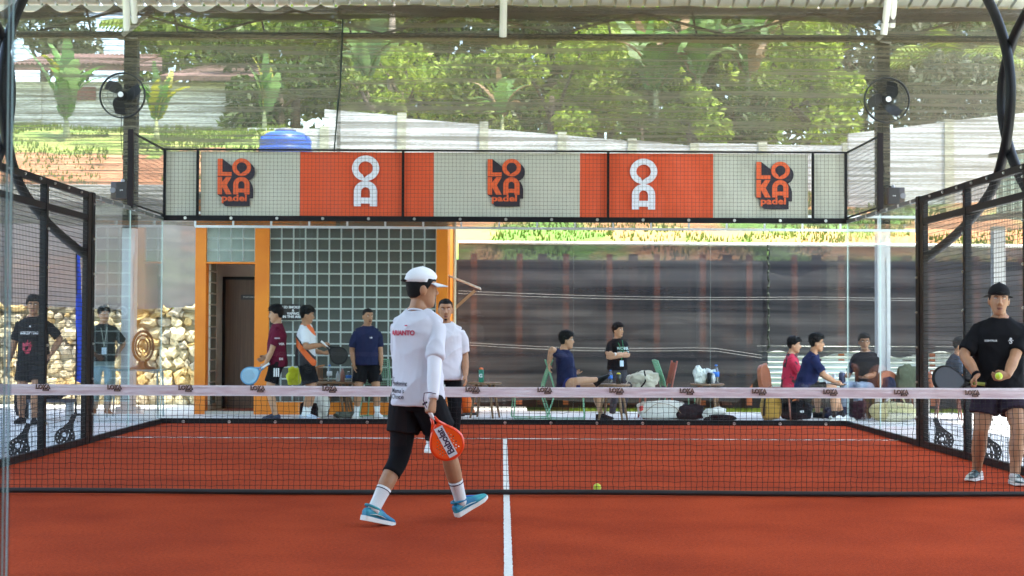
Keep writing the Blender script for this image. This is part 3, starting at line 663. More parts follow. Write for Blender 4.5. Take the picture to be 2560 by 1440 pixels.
# glass blocks
def block_mesh():
    s, d, e = .0930, .03, .0050; V = [(-s, 0, -s), (s, 0, -s), (s, 0, s), (-s, 0, s)]; t = s-e
    V += [(-s+.006, -d*.8, -s+.006), (s-.006, -d*.8, -s+.006), (s-.006, -d*.8, s-.006), (-s+.006, -d*.8, s-.006)]
    V += [(-t, -d, -t), (t, -d, -t), (t, -d, t), (-t, -d, t)]
    u = t-.005; V += [(-u, -d+.007, -u), (u, -d+.007, -u), (u, -d+.007, u), (-u, -d+.007, u)]
    f = []
    for k in range(3):
        for i in range(4): f.append((k*4+i, k*4+(i+1) % 4, k*4+4+(i+1) % 4, k*4+4+i))
    f.append((12, 13, 14, 15)); me = bpy.data.meshes.new('glass_block'); me.from_pydata(V, [], f)
    me.polygons.foreach_set('material_index', [0]*8+[0]*4+[1]); return me
BE = M('block_rim', (.66, .72, .70), .2, var=.1); BC = M('block_face', (.085, .092, .080), .12, var=.5, vs_=2.2, bump=.12, bs=9, spec=.35)
bmesh_ = block_mesh(); bmesh_.materials.append(BE); bmesh_.materials.append(BC)
BC2 = M('block_face_clear', (.22, .27, .24), .14, var=.25, vs_=3, bump=.15, bs=9)
bmesh2 = bmesh_.copy(); bmesh2.materials[1] = BC2
def blocks(x0, x1, z0, z1, nx, nz_, me, y=BY+.062):
    for i in range(nx):
        for j in range(nz_):
            o = bb(link('glass_block', me, bl)); o.location = (x0+(x1-x0)*(i+.5)/nx, y, z0+(z1-z0)*(j+.5)/nz_)
            o.scale = ((x1-x0)/nx/.192, 1, (z1-z0)/nz_/.192); o.rotation_euler = (rng.normal()*.004, 0, rng.normal()*.004)
blocks(xg1, xg2, zg0, ztr1+.01, 14, 15, bmesh_)
blocks(xl2, xd2, ztr0, ztr1+.01, 4, 3, bmesh2)
RD = BY+1.05
CREAMW = M('cream_wall', (.6, .57, .5))
bb(MB().span((xl2-.03, BY+.25, 0), (xl2+.0, RD, zd+.1)).build('recess_wall', CREAMW, bl))
for j in range(13):
    o = bb(link('glass_block', bmesh2, bl)); o.location = (xl2+.001, BY+.56, .12+j*.185+.09); o.rotation_euler = (0, 0, R_(90)); o.scale = (3.2, 1, .93)
bb(MB().span((xl2, RD, 0), (xd2+.1, RD+.1, zd+.1)).build('recess_wall', CREAMW, bl)); bb(MB().span((xl2, BY+.2, zd+.02), (xd2+.05, RD, zd+.08)).build('recess_ceiling', CREAMW, bl))
bb(MB().span((xl2, BY+.0, -.02), (xd2, RD, .03)).build('threshold', M('threshold', (.42, .38, .32), .7), bl))
bb(MB().span((xl2+.25, BY+.2, .03), (xd2-.02, BY+.75, .045)).build('door_mat', M('mat_red', (.22, .06, .03), .95, bump=.5), bl))
dx0, dz1 = X_(557, RD), Z_(692, 600, RD)
bb(MB().span((dx0, RD-.05, .03), (dx0+.05, RD, dz1)).build('door_frame', BLACKM, bl)); bb(MB().span((dx0+.05, RD-.05, dz1-.05), (xd2+.05, RD, dz1)).build('door_frame', BLACKM, bl))
DOORW = two_tone('door_wood', (.095, .050, .024), (.17, .10, .052), 3, .3, .75, .45, 8, .06, (14, 14, .5))
door = bb(MB().span((dx0+.05, RD-.03, .03), (xd2+.05, RD-.004, dz1-.05)).build('door', DOORW, bl))
p = W(622, 743, RD-.035); SIGNB = M('sign_black', (.010, .010, .010), .35, var=0); SIGNW = M('sign_white', (.8, .8, .8), .5, var=0)
o = MB().box((p.x, RD-.036, p.z), (.27, .008, .085)).build('door_sign', SIGNB, door)
t = link('sign_text', text_mesh('STAFF ONLY', .036, bold=.0006), door, SIGNW); t.matrix_local = Matrix.Translation((p.x+.005, RD-.042, p.z)) @ FACE_CAM
# no-smoking sign on the block wall
sg = empty('wall_sign', (W(715, 780, BY).x, BY-.0, Z_(780)), 'black no smoking and vaping sign on the glass block wall', 'sign')
sx = sg.location
a, b_ = W(678, 760, BY+.02), W(752, 800, BY+.02)
MB().span((a.x-sx.x, .005, b_.z-sx.z), (b_.x-sx.x, .02, a.z-sx.z)).build('board', SIGNB, sg)
for k, tx in enumerate(('NO SMOKING', '&', 'VAPING', 'IN THIS AREA')):
    t = link('sign_text', text_mesh(tx, .056, bold=.0016), sg, SIGNW); t.matrix_local = Matrix.Translation((.115, .002, .075-.052*k)) @ FACE_CAM
ring = flat([circ(0, 0, .085, 24), circ(0, 0, .066, 24)], 0, 'ring'); t = link('sign_symbol', ring, sg, SIGNW); t.matrix_local = Matrix.Translation((-.15, .002, .0)) @ FACE_CAM
t = link('sign_symbol', flat([[(-.06, -.05), (-.05, -.06), (.06, .05), (.05, .06)]], 0, 'bar'), sg, SIGNW); t.matrix_local = Matrix.Translation((-.15, .0015, .0)) @ FACE_CAM
# small awning on the right side wall, clutter beside it
aw = empty('lean_to_awning', (xr, BY+.9, 1.9), 'small slanted white-topped awning on the right side of the orange building', 'awning')
p0, p1 = W(1128, 690, BY+.9), W(1202, 722, BY+.9)
mb = MB(); mb.rings([[(0, -.45, p0.z-1.9+.012), (0, .45, p0.z-1.9+.012), (0, .45, p0.z-1.9-.012), (0, -.45, p0.z-1.9-.012)], [(p1.x-xr, -.45, p1.z-1.9+.012), (p1.x-xr, .45, p1.z-1.9+.012), (p1.x-xr, .45, p1.z-1.9-.012), (p1.x-xr, -.45, p1.z-1.9-.012)]]).build('awning_sheet', WHITEP, aw)
for y in (-.4, .4): MB().bar((0, y, -.25), (p1.x-xr-.1, y, p1.z-1.9-.03), .018).build('strut', M('awning_wood', (.4, .27, .16), .7), aw)
mb = MB(); mb.bar((xr+.1, BY+.5, 3.2), (xr+.1, BY+.5, .2), .03, 8); tag(mb.build('downpipe', M('pipe_cream', (.75, .68, .5), .5), None), 'cream downpipe on the right side of the orange building', 'pipe')
# ladder shaped steel rail below the crown of the back wall
ld = empty('steel_rail', (1, 12.35, 2.9), 'long pale steel ladder rail hung across just under the banners', 'rail')
a, b_ = W(488, 566, 12.35), W(2290, 577, 12.35)
for dz in (0, .22): MB().bar(Vector((a.x-1, 0, a.z-2.9+dz)), Vector((b_.x-1, 0, b_.z-2.9+dz)), .028).build('chord', M('rail_pale', (.62, .64, .66), .4, .2), ld)
nst = 20
for i in range(nst):
    t_ = i/(nst-1); x = a.x+(b_.x-a.x)*t_-1; z = a.z+(b_.z-a.z)*t_-2.9
    MB().bar((x, 0, z), (x, 0, z+.22), .020).build('rung', M('rail_pale', (.62, .64, .66)), ld)

# ------------------------------------------------------------------ fans and speakers
def fan(px, py, side, ang):
    c = W(px, py, 12.62); cx_ = CX[0] if c.x < 0 else CX[1]
    r = empty('wall_fan', c, f'black caged wall fan on the {side} column', 'fan', 'wall fans')
    GW = M('fan_wire', (.02, .02, .02), .4, var=0); b = MB(); R = .365
    for rr, yy in ((R, 0), (R, .05), (.30, -.055), (.22, -.075), (.12, -.085)):
        b.tube([(rr*math.cos(a), yy, rr*math.sin(a)) for a in np.linspace(0, 2*math.pi, 49)], .011 if rr == R else .004, 6, cap=False)
    for k in range(54):
        a = 2*math.pi*k/54; c_, s_ = math.cos(a+.25), math.sin(a+.25)
        b.tube([(.06*math.cos(a), -.088, .06*math.sin(a)), (.22*math.cos(a+.12), -.076, .22*math.sin(a+.12)), (.31*math.cos(a+.2), -.05, .31*math.sin(a+.2)), (R*c_, 0, R*s_)], .0022, 3, cap=False)
        if k % 2: b.tube([(R*c_, .02, R*s_), (.25*c_, .09, .25*s_), (.06*c_, .11, .06*s_)], .002, 3, cap=False)
    b.build('guard', GW, r, True)
    for k in range(3):
        a0 = ang+k*2*math.pi/3
        def bl_(u, v):
            rad = .06+.255*u; wv = (.05+.12*math.sin(min(1, u*1.25)*math.pi*.75)); th = a0+.55*u+(v-.5)*wv/max(rad, .08)*1.25
            return (rad*math.cos(th), .02+(v-.5)*.075*(1-.3*u), rad*math.sin(th))
        MB().grid(bl_, 8, 5).build('blade', M('fan_blade', (.007, .007, .008), .45), r, True)
    MB().bar((0, -.02, 0), (0, .2, 0), .075, 16).build('motor', BLACKM, r, True)
    MB().bar((0, -.10, 0), (0, -.085, 0), .045, 16).build('badge', M('fan_badge', (.7, .7, .72), .35, var=0), r)
    b = MB(); b.bar((0, .15, -.03), (cx_-c.x, .38, -.03), .025, 8); b.bar((cx_-c.x, .36, -.15), (cx_-c.x, .36, .1), .04); b.build('bracket', BLACKM, r)
    b = MB(); b.tube([(-.03, .12, -.25), (-.05, .16, -.6), (-.03, .2, -1.0), (.06, .3, -1.35)], .006, 5); b.build('cable', BLACKM, r)
fan(305, 238, 'left', 2.0); fan(2218, 250, 'right', .75)
def speaker(px, py, side, sg_):
    c = W(px, py, 12.72); r = empty('loudspeaker', (c.x, c.y, c.z-.14), f'small black box loudspeaker on the {side} column', 'speaker', 'loudspeakers')
    me = bevelled(MB().box((0, 0, .14), (.29, .22, .28)), .012); link('cabinet', me, r, M('speaker_box', (.03, .016, .014), .4))
    MB().box((.03*sg_, -.113, .14), (.17, .008, .25)).build('grille', M('speaker_grille', (.016, .012, .012), .6), r)
    MB().bar((-.11*sg_, -.112, .14), (-.11*sg_, -.12, .14), .045, 16).build('cone', M('speaker_cone', (.12, .12, .14), .3), r)
    t = link('badge', text_mesh('BMB', .028), r, M('badge_grey', (.6, .6, .6), .4)); t.matrix_local = Matrix.Translation((.03*sg_, -.118, .14)) @ FACE_CAM
    cxx = CX[0] if c.x < 0 else CX[1]
    MB().bar((0, .1, .3), (cxx-c.x, .3, .34), .018, 6).build('bracket', BLACKM, r); MB().bar((0, .05, .27), (0, .1, .32), .03, 8).build('bracket', STEEL, r)
speaker(303, 477, 'left', 1); speaker(2236, 491, 'right', -1)

# ------------------------------------------------------------------ beyond: walls on the hill, house, tank
CONC = two_tone('concrete_panel', (.46, .46, .46), (.60, .60, .59), 1.3, .3, .7, .85, 8, .1, (1, 1, .35))
HY = 23.5
hw = empty('concrete_wall', (0, HY, 4.5), 'long pale concrete panel wall stepping down along the hill crest', 'wall')
seq = [(620, 812, 320), (812, 1005, 274), (1005, 1210, 296), (1210, 1405, 322), (1405, 1580, 338), (1580, 1735, 350), (1735, 1905, 358), (1905, 2115, 362)]
for i, (a, b_, py) in enumerate(seq):
    p, q = W(a, py, HY), W(b_, py+(16 if 0 < i < 6 else 3), HY)
    mb = MB(); z0 = 3.6
    mb.add([(p.x, -.06, z0-4.5), (q.x-.02, -.06, z0-4.5), (q.x-.02, -.06, q.z-4.5), (p.x, -.06, p.z-4.5), (p.x, .06, z0-4.5), (q.x-.02, .06, z0-4.5), (q.x-.02, .06, q.z-4.5), (p.x, .06, p.z-4.5)], [(0, 1, 2, 3), (5, 4, 7, 6), (3, 2, 6, 7), (1, 5, 6, 2), (4, 0, 3, 7)])
    mb.build('panel', CONC, hw); MB().box((q.x, -.02, (z0+q.z)/2-4.48), (.2, .22, q.z-z0+.08)).build('pier', M('pier_concrete', (.42, .42, .33), .9, var=.2), hw)
hw2 = empty('concrete_wall', (10, 21.5, 4), 'pale concrete wall rising to the right beyond the right column', 'wall')
for a, b_, pa, pb in ((2120, 2370, 335, 305), (2370, 2640, 303, 275), (2640, 2900, 275, 262)):
    p, q = W(a, pa, 21.5), W(b_, pb, 21.5); z0 = 3.0
    MB().add([(p.x-10, -.06, z0-4), (q.x-10.02, -.06, z0-4), (q.x-10.02, -.06, q.z-4), (p.x-10, -.06, p.z-4), (p.x-10, .06, z0-4), (q.x-10.02, .06, z0-4), (q.x-10.02, .06, q.z-4), (p.x-10, .06, p.z-4)], [(0, 1, 2, 3), (5, 4, 7, 6), (3, 2, 6, 7), (1, 5, 6, 2), (4, 0, 3, 7)]).build('panel', CONC, hw2)
    MB().box((q.x-10, -.02, (z0+q.z)/2-4), (.2, .2, q.z-z0+.1)).build('pier', M('pier_concrete', (.42, .42, .33)), hw2)
# blue water tank
TB = M('tank_blue', (.02, .09, .46), .35, var=.08); p = W(704, 348, 19.6)
tk = empty('water_tank', (p.x, 20.2, p.z-1.1), 'blue ribbed plastic water tank peeking above the banners', 'water tank')
prof = [(.02, 0), (.54, 0)]
for k in range(6): prof += [(.565, .05+k*.17), (.565, .12+k*.17), (.54, .14+k*.17), (.54, .19+k*.17)]
prof += [(.55, 1.12), (.5, 1.22), (.36, 1.30), (.2, 1.33)]
MB().lathe((0, 0, 0), prof, 32).build('barrel', TB, tk, True); MB().lathe((0, 0, 1.31), [(.0, 0), (.22, .0), (.22, .06), (.12, .09), (.0, .09)], 20).build('lid', M('tank_lid', (.10, .11, .14), .5), tk, True)
for sx_ in (-1, 1): MB().box((sx_*.42, -.2, 1.14), (.12, .12, .14)).build('lug', TB, tk)
# house on the left
HSY = 27.
hs = empty('hillside_house', (W(330, 250, HSY).x, HSY, 6.4), 'whitewashed house with brown tiled roof on the left hill crest', 'house')
ivh = Matrix.Translation(-hs.location)
def hp(o): o.matrix_parent_inverse = ivh; return o
HW_ = two_tone('house_wall', (.50, .48, .45), (.66, .64, .61), 1.0, .3, .7, .9, 8, 0, (1, 1, .4)); TILE = M('roof_tile', (.13, .075, .06), .8, var=.35, vs_=4)
a, b_ = W(30, 330, HSY), W(640, 190, HSY)
hp(MB().span((a.x, HSY, a.z-1.5), (b_.x, HSY+6, W(300, 205, HSY).z)).build('wall', HW_, hs))
zrf = W(300, 205, HSY).z
def roof_(x0, x1, y0, y1, z0, z1):
    mb = MB(); mb.add([(x0, y0, z0), (x1, y0, z0), (x1-.8, y1, z1), (x0+.8, y1, z1), (x0, y0, z0-.12), (x1, y0, z0-.12)], [(0, 1, 2, 3), (4, 5, 1, 0)]); return mb
rf = hp(roof_(a.x-.3, W(420, 200, HSY).x, HSY-.7, HSY+3, W(200, 176, HSY).z, W(200, 138, HSY+3).z).build('roof', TILE, hs))
rf2 = hp(roof_(W(400, 200, HSY).x, b_.x+.4, HSY-.5, HSY+3, W(520, 198, HSY).z, W(520, 158, HSY+3).z).build('roof', TILE, hs))
for k in range(24):
    x = a.x+.2+k*(W(420, 200, HSY).x-a.x-.9)/24; z0, z1 = W(200, 176, HSY).z, W(200, 138, HSY+3).z
    MB().bar((x, HSY-.7, z0+.02), (x+.02, HSY+2.7, z1-.05), .05, 6).build('tile_row', TILE, rf)
hp(MB().span((W(165, 230, HSY).x, HSY-.05, W(165, 250, HSY).z), (W(240, 230, HSY).x, HSY+.02, W(165, 218, HSY).z)).build('window', M('house_window', (.22, .07, .05), .4), hs))
hp(MB().span((W(90, 230, HSY).x, HSY-.06, W(90, 300, HSY).z), (W(95, 230, HSY).x+.1, HSY+.02, W(90, 210, HSY).z)).build('drainpipe', HW_, hs))
lw_ = MB(); p, q = W(-80, 470, 18.6), W(420, 470, 18.6)
lw_.span((p.x, 18.35, 2.4), (q.x+.3, 18.55, W(200, 462, 18.45).z)); tag(lw_.build('retaining_wall', two_tone('retaining', (.42, .41, .38), (.56, .55, .52), 2, .3, .7, .9, 7, .3)), 'low pale retaining wall on the left bank below red soil', 'wall')
pg_ = empty('ribbed_sheet', (9.6, 14.6, 3.2), 'pale green ribbed plastic sheet beyond the right mesh wall', 'sheet')
a, b_ = W(2492, 545, 14.6), W(2720, 392, 14.6)
MB().grid(lambda u, v: (a.x+(b_.x-a.x)*u-9.6, .03*math.sin(u*70), a.z+(b_.z-a.z+.25*u)*v-3.2-.15*u*(1-v)), 120, 1).build('sheet_panel', M('pale_green_plastic', (.34, .46, .40), .4, var=.2, stretch=(4, 1, .3)), pg_, True)
MB().bar((a.x-9.75, -.06, b_.z-3.2), (b_.x-9.6, -.06, b_.z-2.95), .05).build('edge_bar', BLACK, pg_); MB().bar((a.x-10.2, -.06, a.z-3.25), (b_.x-9.6, -.06, a.z-3.0), .07).build('edge_bar', BLACK, pg_)
for k, px in enumerate((2495,)):
    c = W(px, 800, 14.2).x; tag(MB().span((c-.1, 14.1, -.02), (c+.1, 14.3, 3.2)).build('steel_post', M('post_grey', (.28, .29, .30), .5)), 'pale steel post behind the mesh at the right edge', 'post')

# ------------------------------------------------------------------ trees, bananas, grass
BARK = M('bark', (.10, .075, .055), .9, var=.3, vs_=8, bump=.6, bs=20)
LEAFS = [leaf_mat('leaf_dark', (.035, .068, .014), (.085, .13, .028)), leaf_mat('leaf_mid', (.08, .15, .018), (.24, .30, .045)), leaf_mat('leaf_lime', (.18, .29, .03), (.36, .44, .06)), leaf_mat('leaf_grey', (.07, .09, .055), (.15, .17, .10))]
def leaves(mb_c, blobs, n, size, seed):
    g = np.random.default_rng(seed); tot = sum(b[3]**2 for b in blobs); VV = []; FF = []
    for (bx_, by_, bz_, br) in blobs:
        k = int(n*br*br/tot)
        d = g.normal(size=(k, 3)); d /= np.linalg.norm(d, axis=1)[:, None]; rr = br*(.35+.65*g.random(k)**.5)[:, None]
        c = np.array([bx_, by_, bz_])+d*rr*np.array([1, .8, .75])
        a = g.normal(size=(k, 3)); a[:, 2] -= .5; a /= np.linalg.norm(a, axis=1)[:, None]
        b = np.cross(a, g.normal(size=(k, 3))); b /= np.linalg.norm(b, axis=1)[:, None]
        s = size*(.6+.8*g.random(k))[:, None]; w_ = s*.42
        base = len(VV)*0
        q = np.stack([c-a*s, c+b*w_, c+a*s, c-b*w_], 1).reshape(-1, 3)
        VV.append(q)
    V = np.concatenate(VV); F = np.arange(len(V)).reshape(-1, 4)
    me = bpy.data.meshes.new('crown'); me.from_pydata(V.tolist(), [], F.tolist()); return me
def tree(px, py, Y, rad, mat, label, n=2600, size=.17, seed=1, name='broadleaf_tree', lean=0.0):
    c = W(px, py, Y); g0 = hill_z(c.x, Y)-.1; r = empty(name, (c.x, Y, g0), label, 'tree', 'trees on the hill'); g = np.random.default_rng(seed)
    H = c.z-g0; blobs = []
    for k in range(11):
        a = g.random()*6.28; e = g.random()*2-0.9; rr = rad*(.35+.55*g.random())
        blobs.append((rr*math.cos(a), rr*math.sin(a)*.7, H+e*rad*.75, rad*(.32+.25*g.random())))
    link('crown', leaves(None, blobs, n, size, seed), r, mat)
    b = MB(); b.tube([(0, 0, 0), (lean*.4, 0, H*.4), (lean, .05, H*.8), (lean*1.1, 0, H)], [.17, .13, .10, .06], 10)
    for k, bb_ in enumerate(blobs[:6]):
        s_ = Vector((lean*.8, 0, H*(.55+.06*k))); e_ = Vector(bb_[:3]); b.tube([s_, s_.lerp(e_, .5)+Vector((0, 0, .15)), e_], [.06, .04, .015], 6)
    b.build('trunk', BARK, r, True); return r
tl = [(560, 150, 31, 2.6, 1, 'broad yellow-green tree beside the house, left of the dark seam', 3600, .17),
      (740, 120, 30, 2.5, 1, 'mid green tree directly left of the dark seam', 3400, .17),
      (700, 235, 27, 1.5, 0, 'dark low tree behind the blue tank', 2200, .14),
      (960, 60, 33, 2.6, 1, 'mid green tree behind the first banana right of the seam', 3200, .18),
      (1130, 150, 34, 3.0, 0, 'dark tree filling the gap left of the centre strut', 4200, .18),
      (1300, 110, 36, 3.2, 0, 'dark tree with sky gaps right of the centre strut', 3000, .18),
      (1010, 230, 27, 1.3, 2, 'lime green bush leaning over the concrete wall crest', 2000, .12),
      (1180, 255, 26.5, 1.2, 1, 'rounded green bush above the middle of the concrete wall', 2000, .12),
      (1380, 240, 27, 1.5, 2, 'bright lime tree above the middle wall panels', 2600, .13),
      (1530, 140, 29, 1.7, 2, 'bright green round tree just left of the banana clump', 3000, .14),
      (1500, 60, 37, 3.0, 3, 'grey-green tree behind the bright round tree', 2600, .18),
      (1720, 90, 36, 3.2, 0, 'dark tree standing behind the banana clump', 3600, .19),
      (1930, 80, 33, 2.4, 1, 'mid green tree right of the banana clump', 3000, .17),
      (2030, 215, 27, 1.8, 2, 'large bright green bush left of the right fan', 3400, .13),
      (2120, 100, 34, 2.2, 3, 'thin grey-green tree just left of the right column', 1900, .17),
      (2330, 160, 33, 2.4, 3, 'sparse grey-green tree right of the right fan', 2100, .17),
      (2500, 110, 36, 3.0, 0, 'dark sparse tree at the right border', 2300, .17),
      (2440, 235, 27, 1.5, 3, 'low brownish grey tree behind the right concrete wall', 1700, .13),
      (1830, 290, 25.5, 1.1, 1, 'low green bush spilling over the right wall panels', 1600, .12),
      (1650, 290, 25.5, 1.1, 1, 'green bush at the foot of the banana clump', 1700, .12),
      (1600, 318, 24.2, .75, 1, 'low green scrub hiding the left banana stem', 1500, .09),
      (1730, 312, 24.0, .8, 2, 'low lime scrub hiding the middle banana stem', 1600, .09),
      (1870, 316, 24.4, .8, 0, 'low dark scrub hiding the right banana stem', 1500, .09),
      (930, 262, 24.2, .7, 1, 'low green scrub around the banana right of the dark seam', 1300, .09),
      (110, 105, 33, 1.6, 3, 'distant grey-green tree behind the house roof', 1500, .16)]
for i, (px, py, Y, rad, mi, lb, n, s) in enumerate(tl): tree(px, py, Y, rad, LEAFS[mi], lb, n, s, 20+i, 'bush' if rad < 1.6 else 'broadleaf_tree')
def trunk(px, y0, y1, Y, r0, label):
    a, b_ = W(px, y0, Y), W(px+8, y1, Y); o = MB().tube([(a.x, Y, hill_z(a.x, Y)-.2), (a.x+.02, Y, a.z), (b_.x, Y, b_.z)], [r0*1.3, r0, r0*.7], 8).build('tree_trunk', M('pale_bark', (.30, .25, .20), .9, var=.3, bump=.5), None, True); tag(o, label, 'tree')
trunk(975, 240, -40, 28, .10, 'straight pale bare trunk right of the dark seam'); trunk(2038, 150, -60, 28, .09, 'thin brownish bare trunk left of the right column')
# bananas
def ban_leaf(L, wd, droop, seed):
    g = np.random.default_rng(seed); V = []; F = []; n = 30; p = np.array([0., 0, 0])
    for i in range(n+1):
        t = i/n; ang = 1.30-droop*t*t*1.9
        if i: p = p+np.array([math.cos(ang), 0, math.sin(ang)])*L/n
        wv = wd*math.sin(min(1, t*1.1+.02)*math.pi*.94)**.6 if t > .16 else .018
        a, b_ = [(wv*(.72+.28*g.random()) if t > .16 else wv) for _ in range(2)]
        if t > .3 and g.random() < .16: a *= .45
        if t > .3 and g.random() < .16: b_ *= .45
        V += [(p[0], -a, p[2]+a*(.18-.5*droop*t)), (p[0], 0, p[2]), (p[0], b_, p[2]+b_*(.18-.5*droop*t))]
    for i in range(n):
        b = i*3; F += [(b, b+1, b+4, b+3), (b+1, b+2, b+5, b+4)]
    me = bpy.data.meshes.new('leaf'); me.from_pydata(V, [], F); return me
BL = [leaf_mat('banana_green', (.11, .24, .05), (.15, .28, .07), .45), leaf_mat('banana_yellow', (.32, .34, .04), (.38, .34, .05), .4), leaf_mat('banana_dry', (.30, .19, .10), (.34, .23, .13), .3), leaf_mat('banana_pale', (.14, .25, .09), (.20, .31, .12), .45)]
BLM = [[ban_leaf(L, wd, d, s) for s, (L, wd, d) in enumerate(((2.3, .25, .35), (2.1, .26, .7), (2.0, .27, 1.0), (1.9, .24, 1.4)))] for _ in range(1)][0]
STEM = M('banana_stem', (.28, .30, .13), .7, var=.3, stretch=(3, 3, .5))
def banana(px, py, Y, sc, label, pal, n=9, seed=0, up=0.):
    g = np.random.default_rng(seed); c = W(px, py, Y); r = empty('banana_plant', (c.x, Y, c.z), label, 'plant', 'banana plants on the hill')
    g0 = hill_z(c.x, Y)-c.z-.2
    MB().tube([(0, 0, g0), (.02, 0, g0*.5), (0, 0, .25)], [.13*sc, .11*sc, .05*sc], 9).build('stem', STEM, r, True)
    for k in range(n):
        me = BLM[int(g.integers(0, 4 if up < .8 else 2))]
        mt = BL[pal[int(g.integers(len(pal)))]]
        o = bpy.data.objects.new('leaf', me); col.objects.link(o); o.parent = r
        if not me.materials: me.materials.append(None)
        o.material_slots[0].link = 'OBJECT'; o.material_slots[0].material = mt
        s = sc*(.75+.4*g.random()); o.scale = (s, s, s); o.location = (0, 0, .1*g.random())
        o.rotation_euler = (g.normal()*.15, -up*(.1+.35*g.random())+g.normal()*.1, k*2.4+g.random()*.7)
banana(165, 322, 21.5, .82, 'banana plant with upright green and yellowing leaves left of the left fan', [0, 0, 3, 1], 17, 3, .8)
banana(390, 322, 21.5, .62, 'small banana plant just right of the left column', [0, 3, 1], 11, 4, .8)
banana(915, 225, 24.6, .95, 'banana plant right of the dark seam', [0, 3, 3], 15, 5, .6)
banana(1640, 250, 24.6, 1.05, 'banana plant left in the central clump with dry leaves', [0, 3, 2, 3, 0], 19, 6, .3)
banana(1745, 225, 24.4, 1.2, 'tallest banana plant in the clump with broad hanging leaves', [0, 3, 3, 0, 2], 21, 7, .3)
banana(1870, 215, 25.0, 1.2, 'banana plant right in the clump with one brown folded leaf', [0, 2, 3, 0, 3], 19, 8, .3)
banana(1255, 310, 24.3, .7, 'withered brown banana plant behind the concrete wall', [2, 2, 2, 0], 10, 9, .1)
banana(660, 300, 24.2, .6, 'young lime banana plant left of the blue tank', [0, 1, 3], 11, 10, .8)
# the wood far behind, one mass
fw = []; g_ = np.random.default_rng(77)
for _ in range(70): fx = g_.uniform(-9, 26); fw.append((fx, g_.uniform(40, 47), g_.uniform(7.5, 17), g_.uniform(1.4, 2.6)))
tag(link('far_woodland', leaves(None, fw, 17000, .30, 78), None, leaf_mat('leaf_far', (.05, .075, .022), (.13, .16, .05))), 'dense far woodland behind the hill trees', 'woodland', kind='stuff')
def palm(px, py, Y, L, label, seed):
    c = W(px, py, Y); r = empty('palm_tree', (c.x, Y, c.z), label, 'tree', 'palms on the hill'); g = np.random.default_rng(seed)
    g0 = hill_z(c.x, Y)-c.z; MB().tube([(0, 0, g0), (.1, 0, g0*.5), (0, 0, 0)], [.16, .12, .10], 8).build('trunk', BARK, r, True)
    for k in range(15):
        az = k*2.4; dr = .6+.9*g.random(); V = []; F = []; p = Vector((0, 0, 0)); n = 16
        for i in range(n):
            a = .95-dr*1.5*i/n; d = Vector((math.cos(a)*math.cos(az), math.cos(a)*math.sin(az), math.sin(a))); q = p+d*L/n; sd_ = Vector((-math.sin(az), math.cos(az), 0))
            ll = L*.33*math.sin((i+1)/(n+1)*math.pi)**.6
            for s_ in (-1, 1):
                b = len(V); tip = p+sd_*s_*ll*.8+d*ll*.5-Vector((0, 0, ll*.5)); V += [p, q, tip]; F.append((b, b+1, b+2))
            p = q
        me = bpy.data.meshes.new('frond'); me.from_pydata([tuple(v) for v in V], [], F); link('frond', me, r, LEAFS[1])
palm(405, 118, 32, 2.0, 'feathery palm crown behind the house, right of the left column', 1)
palm(2380, 190, 31, 2.4, 'feathery palm behind the right concrete wall', 2)
def tufts(name, n, xr_, yr_, hgt, mat, label, seed, zf=hill_z):
    g = np.random.default_rng(seed); V = []; F = []
    for _ in range(n):
        x, y = g.uniform(*xr_), g.uniform(*yr_)
        if noise.noise((x*.55, y*.55, 9)) < -.12: continue
        z = zf(x, y)
        for k in range(3):
            a = g.random()*6.28; h = hgt*(.5+g.random()); l = .35*h; b = len(V)
            V += [(x+.05*h*math.cos(a+1.57)*4, y, z-.02), (x-.05*h*4*math.cos(a+1.57), y+.02, z-.02), (x+l*math.cos(a), y+l*math.sin(a)*.5, z+h)]; F.append((b, b+1, b+2))
    me = bpy.data.meshes.new(name); me.from_pydata(V, [], F); return tag(link(name, me, None, mat), label, 'grass', kind='stuff')
tufts('hill_grass', 26000, (-13, 13), (16.8, 25), .085, leaf_mat('grass_blade', (.09, .17, .02), (.24, .27, .05), .4), 'short bright grass growing on the hill bank', 4)
tufts('fence_grass', 6000, (1.2, 12), (14.3, 16.2), .07, leaf_mat('grass_blade_lime', (.12, .20, .02), (.22, .27, .04), .4), 'bright grass at the foot of the dark netting', 5, lambda x, y: -.1)
# behind the photographer: unseen dark wall added to dim the near-glass reflection, plus timber slats
rs = empty('rear_blocker', (0, -18.2, -.02), 'added dark brown blocker wall with reddish timber slats behind the photographer', 'wall')
MB().box((0, 0, 3.3), (17.4, .2, 6.6)).build('blocker_panel', M('rear_brown', (.035, .028, .024), .85, var=.3), rs)
for i in range(21): MB().box((-7.5+i*.75, .14, 2.2), (.12, .05, 3.2)).build('added_slat', M('added_slat_rust', (.28, .08, .03), .7, var=.3), rs)
for sx_ in (-1, 1): MB().box((sx_*8.6, 4.4, 2.6), (.12, 8.8, 5.2)).build('side_blocker', M('rear_brown', (.035, .028, .024)), rs)  # side walls added out of view to cut light on the near court
